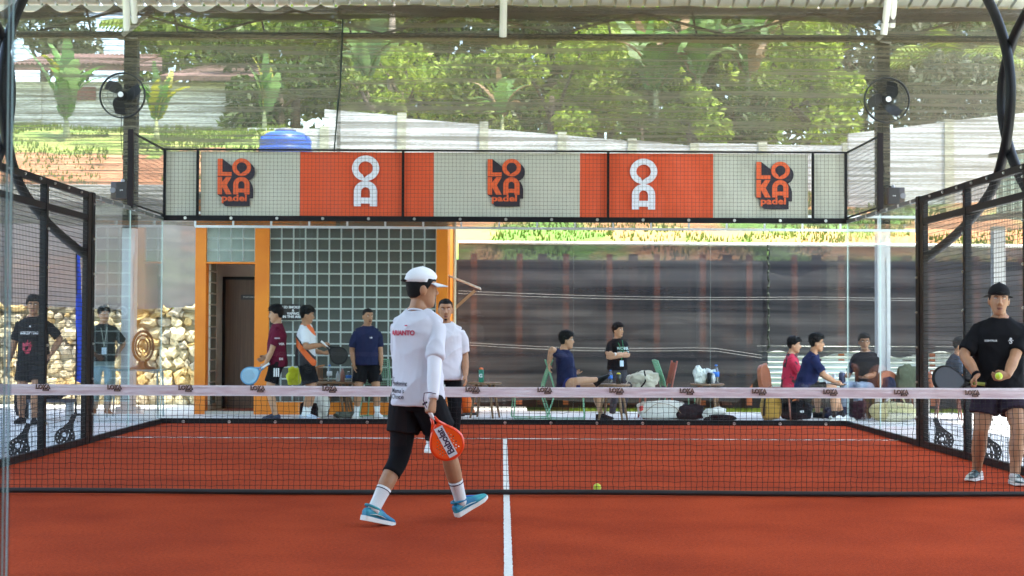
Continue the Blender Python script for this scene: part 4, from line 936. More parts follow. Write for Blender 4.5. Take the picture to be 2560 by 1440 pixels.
# ------------------------------------------------------------------ people
def vec(a): return Vector(a)
def fwd(yaw): a = R_(yaw); return Vector((-math.sin(a), math.cos(a), 0))
def rgt(yaw): a = R_(yaw); return Vector((math.cos(a), math.sin(a), 0))
def ik(a, t, l1, l2, hint):
    d = t-a; L = d.length
    if L > (l1+l2)*.998: t = a+d*((l1+l2)*.998/L); d = t-a; L = d.length
    L = max(L, abs(l1-l2)+.01); u = d.normalized(); h = Vector(hint); h = h-u*h.dot(u); h = h.normalized() if h.length > 1e-5 else frame_of(u)[0]
    x = (l1*l1-l2*l2+L*L)/(2*L); y = math.sqrt(max(l1*l1-x*x, 0)); return a+u*x+h*y, t
def ering(c, r, f, a, b, n=20, p=2.3, bb=None):
    out = []
    for i in range(n):
        t = 2*math.pi*i/n; ct, st = math.cos(t), math.sin(t)
        x = math.copysign(abs(ct)**(2/p), ct)*a; y = math.copysign(abs(st)**(2/p), st)*(b if st > 0 or bb is None else bb); out.append(c+r*x+f*y)
    return out
def path(pts, n):                      # Catmull-Rom resample
    pts = [Vector(p) for p in pts]; out = []
    for i in range(len(pts)-1):
        p0, p1, p2, p3 = [pts[min(max(j, 0), len(pts)-1)] for j in (i-1, i, i+1, i+2)]
        for k in range(n):
            t = k/n; out.append(.5*((2*p1)+(p2-p0)*t+(2*p0-5*p1+4*p2-p3)*t*t+(3*p1-p0-3*p2+p3)*t**3))
    out.append(pts[-1]); return out
HEADR = [(-.120, .018, .066, -.030), (-.110, .034, .084, -.006), (-.092, .048, .090, .035), (-.066, .058, .090, .070), (-.035, .066, .090, .088), (0, .072, .089, .098), (.03, .075, .091, .103), (.06, .0745, .090, .102), (.085, .067, .079, .091), (.104, .050, .057, .070), (.116, .028, .032, .042), (.121, .008, .01, .012)]
SKIN = {}
def skin(c, i):
    if i not in SKIN: SKIN[i] = M(f'skin_{i}', c, .48, var=.10, vs_=18, bump=.04, bs=220, spec=.4)
    return SKIN[i]
SK = [skin((.38, .19, .10), 0), skin((.44, .235, .135), 1), skin((.32, .158, .085), 2)]
HAIR = M('hair_black', (.006, .005, .005), .62, var=.4, vs_=70, bump=.5, bs=160, spec=.18)
EYEW = M('eye_white', (.62, .58, .54), .3, var=0); EYED = M('eye_dark', (.008, .006, .005), .15, var=0); LIP = M('lip', (.22, .062, .050), .4, var=.1)
def fabric(nm, c, b=.10): return M(nm, c, .85, var=.06, vs_=5, bump=b, bs=26, sheen=.2 if max(c) > .2 else 0., spec=.25 if max(c) > .2 else .12)
def deform(me, fn):
    n = len(me.vertices); co = np.empty(n*3); me.vertices.foreach_get('co', co); co = co.reshape(-1, 3); no = np.empty(n*3); me.vertices.foreach_get('normal', no); no = no.reshape(-1, 3)
    for i in range(n):
        d = fn(co[i], no[i])
        if d is not None: co[i] = d
    me.vertices.foreach_set('co', co.ravel()); me.update()
def hand(b, w, d, th, curl, thumb=.6, s=1.0):
    """w wrist, d direction of the hand, th direction of the thumb side"""
    d = d.normalized(); th = (th-d*th.dot(d)).normalized(); nrm = d.cross(th).normalized()
    if curl < 0: nrm, curl = -nrm, -curl
    rs = [ering(w+d*t, th, nrm, a, c, 12, 2.6) for t, a, c in ((-.02, .024, .02), (.01, .027, .019), (.04, .037, .017), (.075, .041, .015), (.092, .039, .012))]
    b.rings(rs)
    for k, (off, L) in enumerate(((.030, .072), (.010, .080), (-.011, .074), (-.030, .058))):
        p = w+d*.085+th*off; ang = 0; P = [w+d*.06+th*off*.9, p]
        for q, f in enumerate((.45, .32, .25)):
            ang += curl*(.75+.1*k if q == 0 else 1.0); dd = d*math.cos(ang)+nrm*math.sin(ang)+th*off*1.2*(1-min(1, curl)); P.append(P[-1]+dd.normalized()*L*f)
        b.tube(P, [.0095, .0098, .0092, .0088, .0075], 8)
    P = [w+d*.018+th*.020, w+d*.045+th*(.034+.014*thumb)+nrm*.012, w+d*.068+th*(.036+.026*thumb*(1-curl*.5))+nrm*(.018+.02*curl), w+d*.090+th*(.030+.026*thumb*(1-curl))+nrm*(.022+.03*curl)]
    b.tube(P, [.014, .0125, .0105, .0085], 8)
def person(label, loc, pose, sk=0, sc=1.0, top=None, low=None, hair='short', shoe=None, sock=None, vox=.009, beard=0, specs=False, extra=None, hairmat=None):
    g = dict(pelvis=(0, 0, .93), pyaw=180, syaw=None, tdir=(0, 0, 1), head=(180, 0, 0), neck=(0, 0, 1), rcurl=.35, lcurl=.35, rfp=0, lfp=0, build=1.0, reh=None, leh=None, rkh=None, lkh=None, rth=None, lth=None, rhd=None, lhd=None, rfy=None, lfy=None, twid=1.0, hs=1.06)
    g.update(pose); py = g['pyaw']; sy = g['syaw'] if g['syaw'] is not None else py
    root = empty('person', loc, label, 'person'); root.scale = (sc, sc, sc); bd = g['build']
    Pv = vec(g['pelvis']); T = vec(g['tdir']).normalized(); Rp, Rs = rgt(py), rgt(sy); Fp, Fs = fwd(py), fwd(sy)
    def fr_(t):
        r = Rp.lerp(Rs, min(max(t/.5, 0), 1)).normalized(); r = (r-T*r.dot(T)).normalized(); return r, T.cross(r).normalized()
    Rc, Fc = fr_(.5); C = Pv+T*.50; Hn = vec(g['neck']).normalized()
    neck = C+T*.055-Fc*.012; hy, hp_, hr = g['head']
    Hf = fwd(hy); Hr = rgt(hy); Hu = Vector((0, 0, 1)); rot = Matrix.Rotation(R_(hp_), 3, Hr); Hf, Hu = rot @ Hf, rot @ Hu
    rot = Matrix.Rotation(R_(hr), 3, Hf); Hr, Hu = rot @ Hr, rot @ Hu
    hs = g['hs']; Hr, Hf, Hu = Hr*hs, Hf*hs, Hu*hs
    HC = neck+Hn*.146*hs+Hf*.014
    S = {1: C+Rc*.158*bd-T*.048, -1: C-Rc*.158*bd-T*.048}
    r0, f0 = fr_(0); hip = {1: Pv+r0*.088-T*.02, -1: Pv-r0*.088-T*.02}
    Tg = {(1, 'h'): g.get('rh'), (-1, 'h'): g.get('lh'), (1, 'f'): g.get('rf'), (-1, 'f'): g.get('lf')}
    EL, WR, KN, AN = {}, {}, {}, {}
    for s in (1, -1):
        t = Tg[s, 'h']; t = vec(t) if t is not None else S[s]+Rc*s*.06+Fc*.06-Vector((0, 0, .53))
        h = g['reh' if s == 1 else 'leh']; EL[s], WR[s] = ik(S[s], t, .285, .255, vec(h) if h else -Fc+Rc*s*.35)
        t = Tg[s, 'f']; t = vec(t) if t is not None else Vector((hip[s].x, hip[s].y, .085))+Rp*s*.02
        h = g['rkh' if s == 1 else 'lkh']; KN[s], AN[s] = ik(hip[s], t, .435, .415, vec(h) if h else Fp+Rp*s*.15)
    # --- body
    b = MB()
    secs = [(-.10, .10, .085), (-.04, .155, .105), (.02, .165, .108), (.10, .148, .098), (.20, .138, .092), (.32, .155, .102), (.41, .164, .105), (.465, .150, .090), (.52, .10, .070), (.57, .058, .058)]
    b.rings([ering(Pv+T*t, *fr_(t), a*bd, c*bd, 20) for t, a, c in secs])
    nk = path([C+T*.01, neck+Hn*.03, HC-Hu*.06-Hf*.012], 3); b.tube(nk, [.062, .060, .058, .057, .056, .055, .055], 14)
    for s in (1, -1):
        b.tube([neck+Rc*s*.025+T*.015, C+Rc*s*.09-T*.004, S[s]+T*.008], [.040, .050, .05], 10)
        u, e, w_ = S[s], EL[s], WR[s]
        b.tube(path([u, u.lerp(e, .5), e, e.lerp(w_, .35), e.lerp(w_, .7), w_], 2), [x*bd for x in (.054, .054, .051, .048, .044, .041, .044, .043, .037, .033, .028)], 12)
        h_, k_, a_ = hip[s], KN[s], AN[s]
        b.tube(path([h_, h_.lerp(k_, .5), k_, k_.lerp(a_, .32), k_.lerp(a_, .7), a_], 2), [x*bd for x in (.088, .088, .082, .072, .060, .057, .060, .058, .046, .040, .039)], 14)
        calf = k_.lerp(a_, .3); bk = (k_-(h_+a_)/2); bk = -bk.normalized() if bk.length > .03 else -Fp
        b.ball(calf+bk*.018, (.042*bd, .042*bd, .085), 10, 8, rot=(a_-k_).to_track_quat('Z', 'Y').to_matrix())
        hd = g['rhd' if s == 1 else 'lhd']; hd = vec(hd) if hd else (w_-e).normalized()
        th = g['rth' if s == 1 else 'lth']; th = vec(th) if th else Fc
        cu = g['rcurl' if s == 1 else 'lcurl']; hand(b, w_, hd, th, cu*(1 if s == 1 else -1)*(-1))
    b.rings([ering(HC+Hu*z-Hf*((bk_-f_)/2*0), Hr, Hf, w2, f_, 22, 2.15, bk_) for z, w2, f_, bk_ in HEADR if True][0:] if False else [[HC+Hu*z+Hr*(w2*math.copysign(abs(math.cos(t))**.93, math.cos(t)))+Hf*((f_-bk_)/2+(f_+bk_)/2*math.sin(t)) for t in [2*math.pi*i/24 for i in range(24)]] for z, w2, f_, bk_ in HEADR])
    b.tube([HC+Hf*.083+Hu*.028, HC+Hf*.096+Hu*.002, HC+Hf*.105-Hu*.022, HC+Hf*.094-Hu*.034], [.008, .011, .0155, .010], 10)
    for s in (1, -1):
        b.ball(HC+Hf*.096-Hu*.028+Hr*s*.013, .010, 8, 6)
        b.ball(HC+Hr*s*.075-Hf*.012-Hu*.006, (.012, .024, .034), 10, 8, rot=Matrix((Hr, Hf, Hu)).transposed())
    me = remesh(b, vox, 2, .4)
    def face(p, n):
        d = Vector(p)-HC
        if d.length > .15: return None
        x, y, z = d.dot(Hr)/hs**2, d.dot(Hf)/hs**2, d.dot(Hu)/hs**2
        if y < .04: return None
        o = 0.
        for s in (1, -1): o -= .0085*math.exp(-((x-s*.031)**2/.00030+(z-.018)**2/.00013)); o += .004*math.exp(-((x-s*.032)**2/.0006+(z-.040)**2/.00008)); o += .003*math.exp(-((x-s*.042)**2/.0004+(z+.02)**2/.0004))
        o += .005*math.exp(-(x**2/.0005+(z+.058)**2/.00005))+.004*math.exp(-(x**2/.0004+(z+.072)**2/.00006))-.003*math.exp(-(x**2/.0006+(z+.064)**2/.00001))
        return Vector(p)+Hf*o
    deform(me, face)
    body = link('body', me, root, SK[sk])
    def onface(x, z, off):                     # a point on the face skin
        o = HC+Hr*x+Hu*z+Hf*.2; hit = bvh.ray_cast(o, -Hf, .3); return (hit[0] if hit[0] else HC+Hr*x+Hu*z+Hf*.09)+Hf*off
    dg_v = [v.co for v in me.vertices]; bvh = BVHTree.FromPolygons(dg_v, [p.vertices[:] for p in me.polygons])
    Rm = Matrix((Hr, Hf, Hu)).transposed()
    for s in (1, -1):
        c = onface(s*.031, .0175, -.0015); eb = MB().ball(c, (.0140, .006, .0062), 12, 8, rot=Rm); eb.ball(c+Hf*.0040, (.0070, .0034, .0062), 10, 6, m=1, rot=Rm); eb.build('eye', [EYEW, EYED], body, True)
        MB().tube([onface(s*x, z, .001) for x, z in ((.014, .032), (.026, .037), (.038, .037), (.048, .031))], [.0042, .0060, .0054, .0026], 6, ell=.7).build('eyebrow', HAIR, body, True)
        MB().tube([onface(s*x, z, .0008) for x, z in ((.018, .0195), (.025, .0235), (.034, .0238), (.044, .0185))], .0021, 4).build('eyelid', HAIR, body)
    MB().tube([onface(x, -.0615+abs(x)*.05, .0005) for x in (-.024, -.012, 0, .012, .024)], [.002, .0042, .0036, .0042, .002], 6).build('lip', LIP, body, True)
    MB().tube([onface(x, -.0705, .0005) for x in (-.02, -.010, 0, .010, .02)], [.002, .0048, .0056, .0048, .002], 6).build('lip', LIP, body, True)
    MB().tube([onface(x, -.0655, .0022) for x in (-.022, 0, .022)], .0011, 4).build('mouth_line', EYED, body)
    for s in (1, -1): MB().ball(onface(s*.009, -.0375, -.0010), (.0042, .003, .0026), 8, 5, rot=Rm).build('nostril_shade', EYED, body)  # dark balls stand in for the shade inside the nostrils
    if beard:
        MB().tube([onface(x, -.049+abs(x)*-.15, .0003) for x in (-.026, -.013, 0, .013, .026)], [.0015, .003, .0028, .003, .0015], 6, ell=.5).build('moustache', HAIR, body)
        if beard > 1: MB().ball(onface(0, -.098, -.003), (.017, .006, .012), 10, 6, rot=Rm).build('goatee', HAIR, body)
    hm = hairmat or HAIR
    def shell(nm, mat, mask, thick, nz_, amp, seed=0, top_=0., strands=0):
        n, k = 44, 30; rs = []
        zs_ = np.linspace(-.119, .1209, k); Z = [h[0] for h in HEADR]
        for z in zs_:
            w2, f_, bk_ = [np.interp(z, Z, [h[q] for h in HEADR]) for q in (1, 2, 3)]; ring = []
            for i in range(n):
                t = 2*math.pi*i/n; x, y = w2*math.cos(t), (f_-bk_)/2+(f_+bk_)/2*math.sin(t)
                d = Vector((x, y-0.0, z*1.0)); dn = Vector((x, y, max(z, -.02)*1.0)).normalized(); m = mask(x, y, z); tp = min(1, max(.12, (z+.035)/.09)) if strands else 1.0
                nn = noise.noise((x*nz_+seed, y*nz_, z*nz_*.6))+.5*noise.noise((x*nz_*2.7, y*nz_*2.7+seed, z*nz_*1.6))
                q = d+dn*(-.010+m*(.010+thick*tp+top_*max(0, z-.06)/.06*max(0, 1-abs(x)/.09)+amp*tp*nn)); ring.append(HC+Hr*q.x+Hf*q.y+Hu*q.z)
            rs.append(ring)
        mb = MB().rings(rs); gg = np.random.default_rng(seed+3)
        for _ in range(strands):
            z = gg.uniform(-.03, .119); t = gg.uniform(0, 2*math.pi); w2, f_, bk_ = [np.interp(z, Z, [h[q] for h in HEADR]) for q in (1, 2, 3)]
            x, y = w2*math.cos(t), (f_-bk_)/2+(f_+bk_)/2*math.sin(t); m = mask(x, y, z)
            if m < .6: continue
            tp = min(1, max(.12, (z+.035)/.09)); dn = Vector((x, y, max(z, -.02))).normalized(); p_ = Vector((x, y, z))+dn*(thick*tp*.7)
            dd = (dn*.45+Vector((gg.normal()*.35, .35+gg.normal()*.4, .25+gg.normal()*.3-(.9 if z < .07 else 0)))).normalized(); L = gg.uniform(.018, .036)*tp*(thick/.02)
            q_ = p_+dd*L; tr = lambda v: HC+Hr*v.x+Hf*v.y+Hu*v.z; mb.bar(tr(p_), tr(q_), .0055, 4, r2=.0008, cap=False)
        return mb.build(nm, mat, root, True)
    def sm(a, e): return 1/(1+math.exp(-max(-30, min(30, a/e))))
    def hmask(front, side, back):
        def f(x, y, z):
            lim = front if y > .055 else (front+(side-front)*min(1, (.055-y)/.035) if y > .02 else (side+(back-side)*min(1, (.02-y)/.07)))
            return sm(z-lim, .004)
        return f
    if hair == 'short': shell('hair', hm, hmask(.064, .026, -.050), .015, 34, .008, sum(map(ord, label)) % 50, .014, 420)
    elif hair == 'thick': shell('hair', hm, hmask(.060, .020, -.062), .021, 30, .011, sum(map(ord, label)) % 50, .018, 520)
    elif hair == 'buzz': shell('hair', hm, hmask(.070, .028, -.040), .0055, 60, .002, 3, .004)
    elif hair in ('cap', 'capback'):
        CM = top['cap']; shell('hair', hm, hmask(.05, .0, -.062), .006, 60, .002, 3)
        sgn = 1 if hair == 'cap' else -1
        def cm(x, y, z): return sm(z-(.045+(.018 if y*sgn > 0.02 else -.004)*1.0-.0*y), .003)
        cap = shell('cap', CM, cm, .017, 9, .0022, 2, .010)
        def br(u, v):
            a = (u-.5)*2.3; rr = .083+.082*v*math.cos(a*.62)**.8; z = .052-.004*sgn-.020*v-.012*abs(a)**2*.5
            return HC+Hr*(rr*math.sin(a)*(.93))+Hf*sgn*(rr*math.cos(a)*(1.06 if sgn > 0 else 1.12)+.004)+Hu*z
        mb = MB().grid(br, 16, 6); mb.grid(lambda u, v: br(1-u, v)-Hu*.004, 16, 6); mb.build('brim', CM, cap, True)
        MB().ball(HC+Hu*.150, (.008, .008, .004), 8, 5).build('cap_button', CM, cap)
        op = MB().tube([HC+Hf*(-sgn)*(.126 if sgn > 0 else .112)*math.cos(a)+Hr*.118*math.sin(a)*.9+Hu*(.052 if sgn > 0 else .062) for a in np.linspace(-.3, .3, 7)], [.004, .014, .019, .021, .019, .014, .004], 8, ell=.45)
        op.build('cap_opening', HAIR, cap, True)
    if specs:
        for s in (1, -1):
            c = onface(s*.033, .016, .012); MB().tube([c+Hr*.021*math.cos(a)+Hu*.016*math.sin(a) for a in np.linspace(0, 2*math.pi, 17)], .0022, 5, cap=False).build('glasses_rim', specs, root)
            MB().tube([c+Hr*s*.021, HC+Hr*s*.082+Hf*.05+Hu*.016, HC+Hr*s*.082-Hf*.02+Hu*.012], .002, 5).build('glasses_arm', specs, root)
        MB().tube([onface(-.012, .018, .012), onface(.012, .018, .012)], .002, 5).build('glasses_bridge', specs, root)
    # --- clothing
    tw = g['twid']; hem = top.get('hem', -.09); sl = top.get('sleeve', .78)
    b = MB()
    k_ = [(hem, .176, .132), (hem+.05, .174, .128), (.06, .168, .120), (.18, .162, .114), (.32, .174, .122), (.41, .180, .122), (.465, .166, .104), (.515, .116, .084), (.555, .072, .070)]
    if top.get('loose'): k_ = [(t, a*1.07+.012*(t < .2), c*1.10+.012*(t < .2)) for t, a, c in k_]
    b.rings([ering(Pv+T*t+ (Vector((0, 0, 0))), *fr_(t), a*bd*tw, c*bd*tw, 24) for t, a, c in k_])
    for s in (1, -1):
        u, e = S[s], EL[s]; b.tube([neck+Rc*s*.040-T*.018, C+Rc*s*.095-T*.010, u+T*.006], [.044, .054, .057], 12)
        L = e-u; out = Rc*s*.006
        b.tube(path([u-Rc*s*.01, u+L*.35+out, u+L*sl+out], 3), [x*bd for x in (.064, .064, .062, .060, .060, .061, .063)], 14)
        if sl > .9: b.tube([e, e.lerp(WR[s], .9)], [.058, .045], 12)
    me = remesh(b, max(vox, .009), 3, .5); sd_ = sum(map(ord, label)) % 90
    def wr(p, n):
        p_ = Vector(p); z = (p_-Pv).dot(T); a_ = .0045+.006*max(0, .25-z); ed = min(1., max(.25, (z-hem)/.05))
        q = noise.noise((p_.x*7+sd_, p_.y*7, p_.z*2.6))+.55*noise.noise((p_.x*15+p_.z*6, p_.y*15, p_.z*9+sd_))
        rid = 1-abs(noise.noise((p_.x*5+p_.z*3.5, p_.y*5+sd_, p_.z*4)))*2
        rid2 = 1-abs(noise.noise((p_.x*3.2-p_.z*2.2+sd_, p_.y*3.2, p_.z*2.1)))*2.2
        return p_+Vector(n)*ed*(a_*q*1.5+.006*max(0, rid)**2+.013*max(0, rid2)**3+.011*max(0, min(1, (.34-z)/.25))*noise.noise((p_.x*8.5+sd_, p_.y*8.5, p_.z*1.1)))
    deform(me, wr); shirt = link('shirt', me, root, top['mat'])
    MB().tube([neck-T*.008+Rc*math.cos(a)*.067+Fc*(math.sin(a)*.064+.006)+T*(-.022*math.sin(a)) for a in np.linspace(0, 2*math.pi, 25)], .0075, 6, cap=False).build('collar', top.get('collar', top['mat']), root, True)
    b = MB(); ln = low.get('len', .72); w0 = low.get('w', .098)
    b.rings([ering(Pv+T*t, *fr_(0), a*bd, c*bd, 22) for t, a, c in ((-.13, .13, .10), (-.07, .168, .122), (0, .170, .120), (.06, .160, .110), (.10, .150, .10))])
    for s in (1, -1):
        h_, k1, a_ = hip[s], KN[s], AN[s]
        if ln <= 1: b.tube(path([h_, h_.lerp(k1, ln*.5), h_.lerp(k1, ln)], 3), [x*bd*w0/.098 for x in (.098, .100, .100, .098, .097, .098, .100)], 16)
        else: b.tube(path([h_, h_.lerp(k1, .5), k1, k1.lerp(a_, .5), k1.lerp(a_, .95)], 2), [x*bd for x in (.098, .096, .090, .084, .076, .072, .068, .062, .062)], 16)
    me = remesh(b, max(vox, .009), 3, .5)
    def wr2(p, n):
        q = noise.noise((p[0]*9+sd_, p[1]*9, p[2]*5))+.5*noise.noise((p[0]*20, p[1]*20+sd_, p[2]*12)); return Vector(p)+Vector(n)*.0045*q
    deform(me, wr2); link('shorts' if ln <= 1 else 'trousers', me, root, low['mat'])
    for s in (1, -1):
        k1, a_ = KN[s], AN[s]
        if sock: MB().tube(path([a_+(k1-a_)*(-.05), a_+(k1-a_)*.12, a_+(k1-a_)*sock[1]], 3), [.043, .043, .0435, .044, .046, .049, .0525], 14).build('sock', sock[0], root, True)
        yaw = g['rfy' if s == 1 else 'lfy']; yaw = py-s*12 if yaw is None else yaw; pt = R_(g['rfp' if s == 1 else 'lfp'])
        f = fwd(yaw); r = rgt(yaw); up = Vector((0, 0, 1)); Q = Matrix.Rotation(pt, 3, r); f, up = Q @ f, Q @ up; o = a_-up*.085
        outl = [(-.078, .026), (-.065, .034), (-.02, .036), (.04, .037), (.10, .046), (.145, .045), (.18, .034), (.198, .014)]
        def hgt(y): return np.interp(y, [-.08, -.05, .0, .04, .09, .14, .18, .2], [.085, .092, .10, .098, .076, .058, .045, .034])
        b = MB(); b.rings([[o+f*y+r*(w2*1.0*math.copysign(abs(math.cos(t))**.8, math.cos(t)))+up*(.012+(hgt(y)-.012)/2*(1+math.sin(t)*1.0)) for t in [2*math.pi*i/14 for i in range(14)]] for y, w2 in outl])
        shm = shoe[0] if isinstance(shoe[0], tuple) else (shoe[0], shoe[0])
        me = remesh(b, .008, 2, .5); sh_ = link('shoe', me, root, shm[0])
        P = [(y, w2+.003) for y, w2 in outl]; poly = [(w2, y) for y, w2 in P]+[(-w2, y) for y, w2 in P[::-1]]
        def tk_(y): return np.interp(y, [-.08, 0, .2], [.034, .028, .024])
        b = MB(); n = len(poly); V = [o+r*x+f*y+up*(0 if y < .15 else .010*(y-.15)/.05) for x, y in poly]+[o+r*x*1.0+f*y+up*tk_(y) for x, y in poly]
        b.add(V, [tuple(range(n-1, -1, -1)), tuple(range(n, 2*n))]+[(i, (i+1) % n, n+(i+1) % n, n+i) for i in range(n)]).build('sole', shoe[1], sh_)
        if len(shoe) > 2:
            for y in (.055, .072, .089, .106): MB().tube([o+f*y+r*x+up*(hgt(y)-.002-abs(x)*.45) for x in (-.024, -.012, 0, .012, .024)], .0032, 5).build('lace', shoe[2], sh_)
        if len(shoe) > 3:
            for sx_ in (-1, 1): MB().tube([o+f*y+r*sx_*x+up*z for y, x, z in ((-.05, .036, .045), (.0, .039, .052), (.05, .041, .046), (.085, .044, .038))], [.003, .009, .008, .003], 6, ell=.4).build('side_mark', shoe[3], sh_, True)
            MB().tube([o+f*(-.012+.056*math.cos(t))+r*.040*math.sin(t)+up*(.096+.012*math.cos(t+math.pi)) for t in np.linspace(0, 2*math.pi, 22)], .009, 7, cap=False).build('shoe_collar', shm[0], sh_, True)
            MB().tube([o+f*y+up*(hgt(y)+.001) for y in (.03, .05, .08, .11)], [.004, .016, .016, .006], 6, ell=.4).build('tongue', shoe[2], sh_, True)
    info = dict(root=root, S=S, EL=EL, WR=WR, KN=KN, AN=AN, hip=hip, C=C, T=T, Rc=Rc, Fc=Fc, shirt=shirt, Pv=Pv, HC=HC, Hf=Hf, Hr=Hr, Hu=Hu, sc=sc, loc=Vector(loc))
    return info
def on_shirt(I, me, origin, right, up, mat, name='print', off=.0045):
    """lay flat artwork on the shirt: artwork X along right, Y along up, cast inwards"""
    sh = I['shirt'].data; bv = BVHTree.FromPolygons([v.co for v in sh.vertices], [p.vertices[:] for p in sh.polygons])
    right = Vector(right).normalized(); up = Vector(up); up = (up-right*up.dot(right)).normalized(); out = right.cross(up)
    bm = bmesh.new(); bm.from_mesh(me)
    bmesh.ops.triangulate(bm, faces=bm.faces[:])
    for _ in range(2):
        es = [e for e in bm.edges if e.calc_length() > .011]
        if es: bmesh.ops.subdivide_edges(bm, edges=es, cuts=1)
    for v in bm.verts:
        p = Vector(origin)+right*v.co.x+up*v.co.y+out*.3; h = bv.ray_cast(p, -out, .6)
        v.co = (h[0]+out*off) if h[0] else p-out*.3
    m2 = bpy.data.meshes.new(name); bm.to_mesh(m2); bm.free(); return link(name, m2, I['root'], mat)
def part_on(I, mb, name, mat, smooth=True, parent=None): return mb.build(name, mat, parent or I['root'], smooth)
# rackets
def racket(grip, axis, normal, face, edge, label, hand_off=.06, handle=None, holes=True, word=None, panel=None, size=1.0):
    axis = Vector(axis).normalized(); nrm = Vector(normal); nrm = (nrm-axis*nrm.dot(axis)).normalized(); x = axis.cross(nrm)
    r = empty('padel_racket', (0, 0, 0), label, 'racket', 'padel rackets')
    r.matrix_world = Matrix((( x.x, axis.x, nrm.x, grip[0]), (x.y, axis.y, nrm.y, grip[1]), (x.z, axis.z, nrm.z, grip[2]), (0, 0, 0, 1))) @ Matrix.Scale(size, 4)
    def wdt(t): return .130*math.sin(math.pi*min(1, t*.93+.07))**.62
    y0, y1 = .09, .345; cy_ = .225
    head = [(.130*math.sin(a)*(1-.16*max(0, -math.cos(a))), cy_-.0+.128*(-math.cos(a)) if True else 0) for a in np.linspace(0, 2*math.pi, 41)[:-1]]
    head = []
    for a in np.linspace(0, 2*math.pi, 57)[:-1]:
        c_, s_ = -math.cos(a), math.sin(a); tpr = 1.0 if c_ > 0 else 1-.42*(-c_)**1.6
        head.append((.122*s_*tpr, .232+(.122*c_ if c_ > 0 else .158*c_)))
    hl = []
    if holes:
        for i in range(-3, 4):
            for j in range(-4, 4):
                hx, hy = i*.024+(.012 if j % 2 else 0), cy_+.028+j*.022
                if (hx/.095)**2+((hy-cy_-.01)/.10)**2 < 1 and (panel is None or abs(hx) > .043): hl.append(circ(hx, hy, .0066, 8))
    th = [[(-.012, .02), (-.052, .10), (-.030, .115), (-.008, .085), (.008, .085), (.030, .115), (.052, .10), (.012, .02)]]
    link('face', flat([head]+hl, .034, 'face'), r, face)
    MB().tube([(p[0]*1.0, p[1], 0) for p in head+head[:1]], [.0185]*(len(head)+1), 8, ell=1.0, cap=False).build('rim', edge, r, True)
    for s in (-1, 1): MB().tube([(s*.010, .0, 0), (s*.022, .045, 0), (s*.058, .105, 0)], [.014, .013, .016], 8).build('throat', edge, r, True)
    MB().tube([(0, -.125, 0), (0, -.12, 0), (0, -.05, 0), (0, .02, 0)], [.019, .0175, .016, .015], 10).build('handle', handle or M('grip_white', (.72, .72, .74), .7), r, True)
    MB().tube([(0, -.135, 0), (0, -.122, 0)], .021, 10).build('butt_cap', BLACKM, r)
    if panel is not None:
        link('decal_panel', flat([[(-.036, .085), (.036, .085), (.036, .343), (-.036, .343)]], 0, 'panel'), r, panel).location = (0, 0, .0195)
    if word:
        o = link('word_print', text_mesh(word[0], .078, bold=.0022, space=.92), r, word[1]); o.matrix_local = Matrix.Translation((0, .212, .0205)) @ Matrix.Rotation(R_(-90), 4, 'Z')
    return r
def wpt(I, p): return I['loc']+Vector(p)*I['sc']
# ------------------------------------------------------------------ the people of the picture
def K(root, sc):
    root = Vector(root)
    return lambda px, py, dy=0.0: (W(px, py, root.y+dy)-root)/sc
WHITE_SH = fabric('shirt_white', (.62, .61, .67)); BLACK_F = fabric('fabric_black', (.008, .008, .010)); NAVY_F = fabric('fabric_navy', (.016, .020, .060))
SOCKW = M('sock_white', (.74, .73, .72), .9, bump=.4, bs=150); SOLEW = M('sole_white', (.74, .73, .68), .6); RED_P = M('print_red', (.52, .012, .06), .6, var=0); DARK_P = M('print_navy', (.02, .018, .045), .6, var=0)
WHT_P = M('print_pale', (.7, .7, .72), .6, var=0)
# --- player walking right with the orange racket
rt = Vector((-.67, -1.93, 0)); sc = 1.03; k = K(rt, sc)
I = person('player in white cap and long white shirt walking right with an orange racket', rt, dict(
    pelvis=(.02, .02, .905), pyaw=-42, syaw=-25, tdir=(.015, .01, 1), head=(-70, -2, 0), neck=(.10, .10, 1), build=.97, twid=.98,
    rh=k(1082, 1014, -.30), reh=(-.25, -1, 0), rhd=(-.10, -.05, -1), rth=(.5, .85, 0), rcurl=1.35, lh=(.0, .44, 1.06), leh=(-.1, .0, -1),
    rf=(.33, .27, .112), rfy=-60, rfp=27, rkh=(.9, .4, 0), lf=(-.255, -.14, .115), lfy=-48, lfp=-13, lkh=(.5, .6, 0)),
    0, sc, dict(mat=WHITE_SH, cap=fabric('cap_white', (.78, .78, .80)), loose=1, sleeve=.86, hem=-.095), dict(mat=BLACK_F, len=.62, w=.118), 'cap',
    (two_tone('shoe_teal', (.012, .16, .30), (.03, .33, .36), 7, .42, .6, .55), SOLEW, M('lace_blue', (.03, .16, .45), .7), M('shoe_mark', (.55, .60, .56), .6)), (SOCKW, .40), vox=.0065)
MAIN = I
L1, L2 = I['EL'][1], I['WR'][1]; U1 = I['S'][1]
MB().tube(path([U1.lerp(L1, .6), L1, L1.lerp(L2, .5), L1.lerp(L2, 1.0)], 3), [.056, .055, .052, .049, .047, .047, .045, .041, .037, .034], 14).build('arm_sleeve', fabric('sleeve_white', (.74, .73, .78)), I['root'], True)
H_, K_, A_ = I['hip'][-1], I['KN'][-1], I['AN'][-1]
MB().tube(path([H_.lerp(K_, .55), K_, K_.lerp(A_, .33)], 4), [.090, .086, .081, .076, .071, .069, .067, .066, .066], 16).build('knee_sleeve', BLACK_F, I['root'], True)
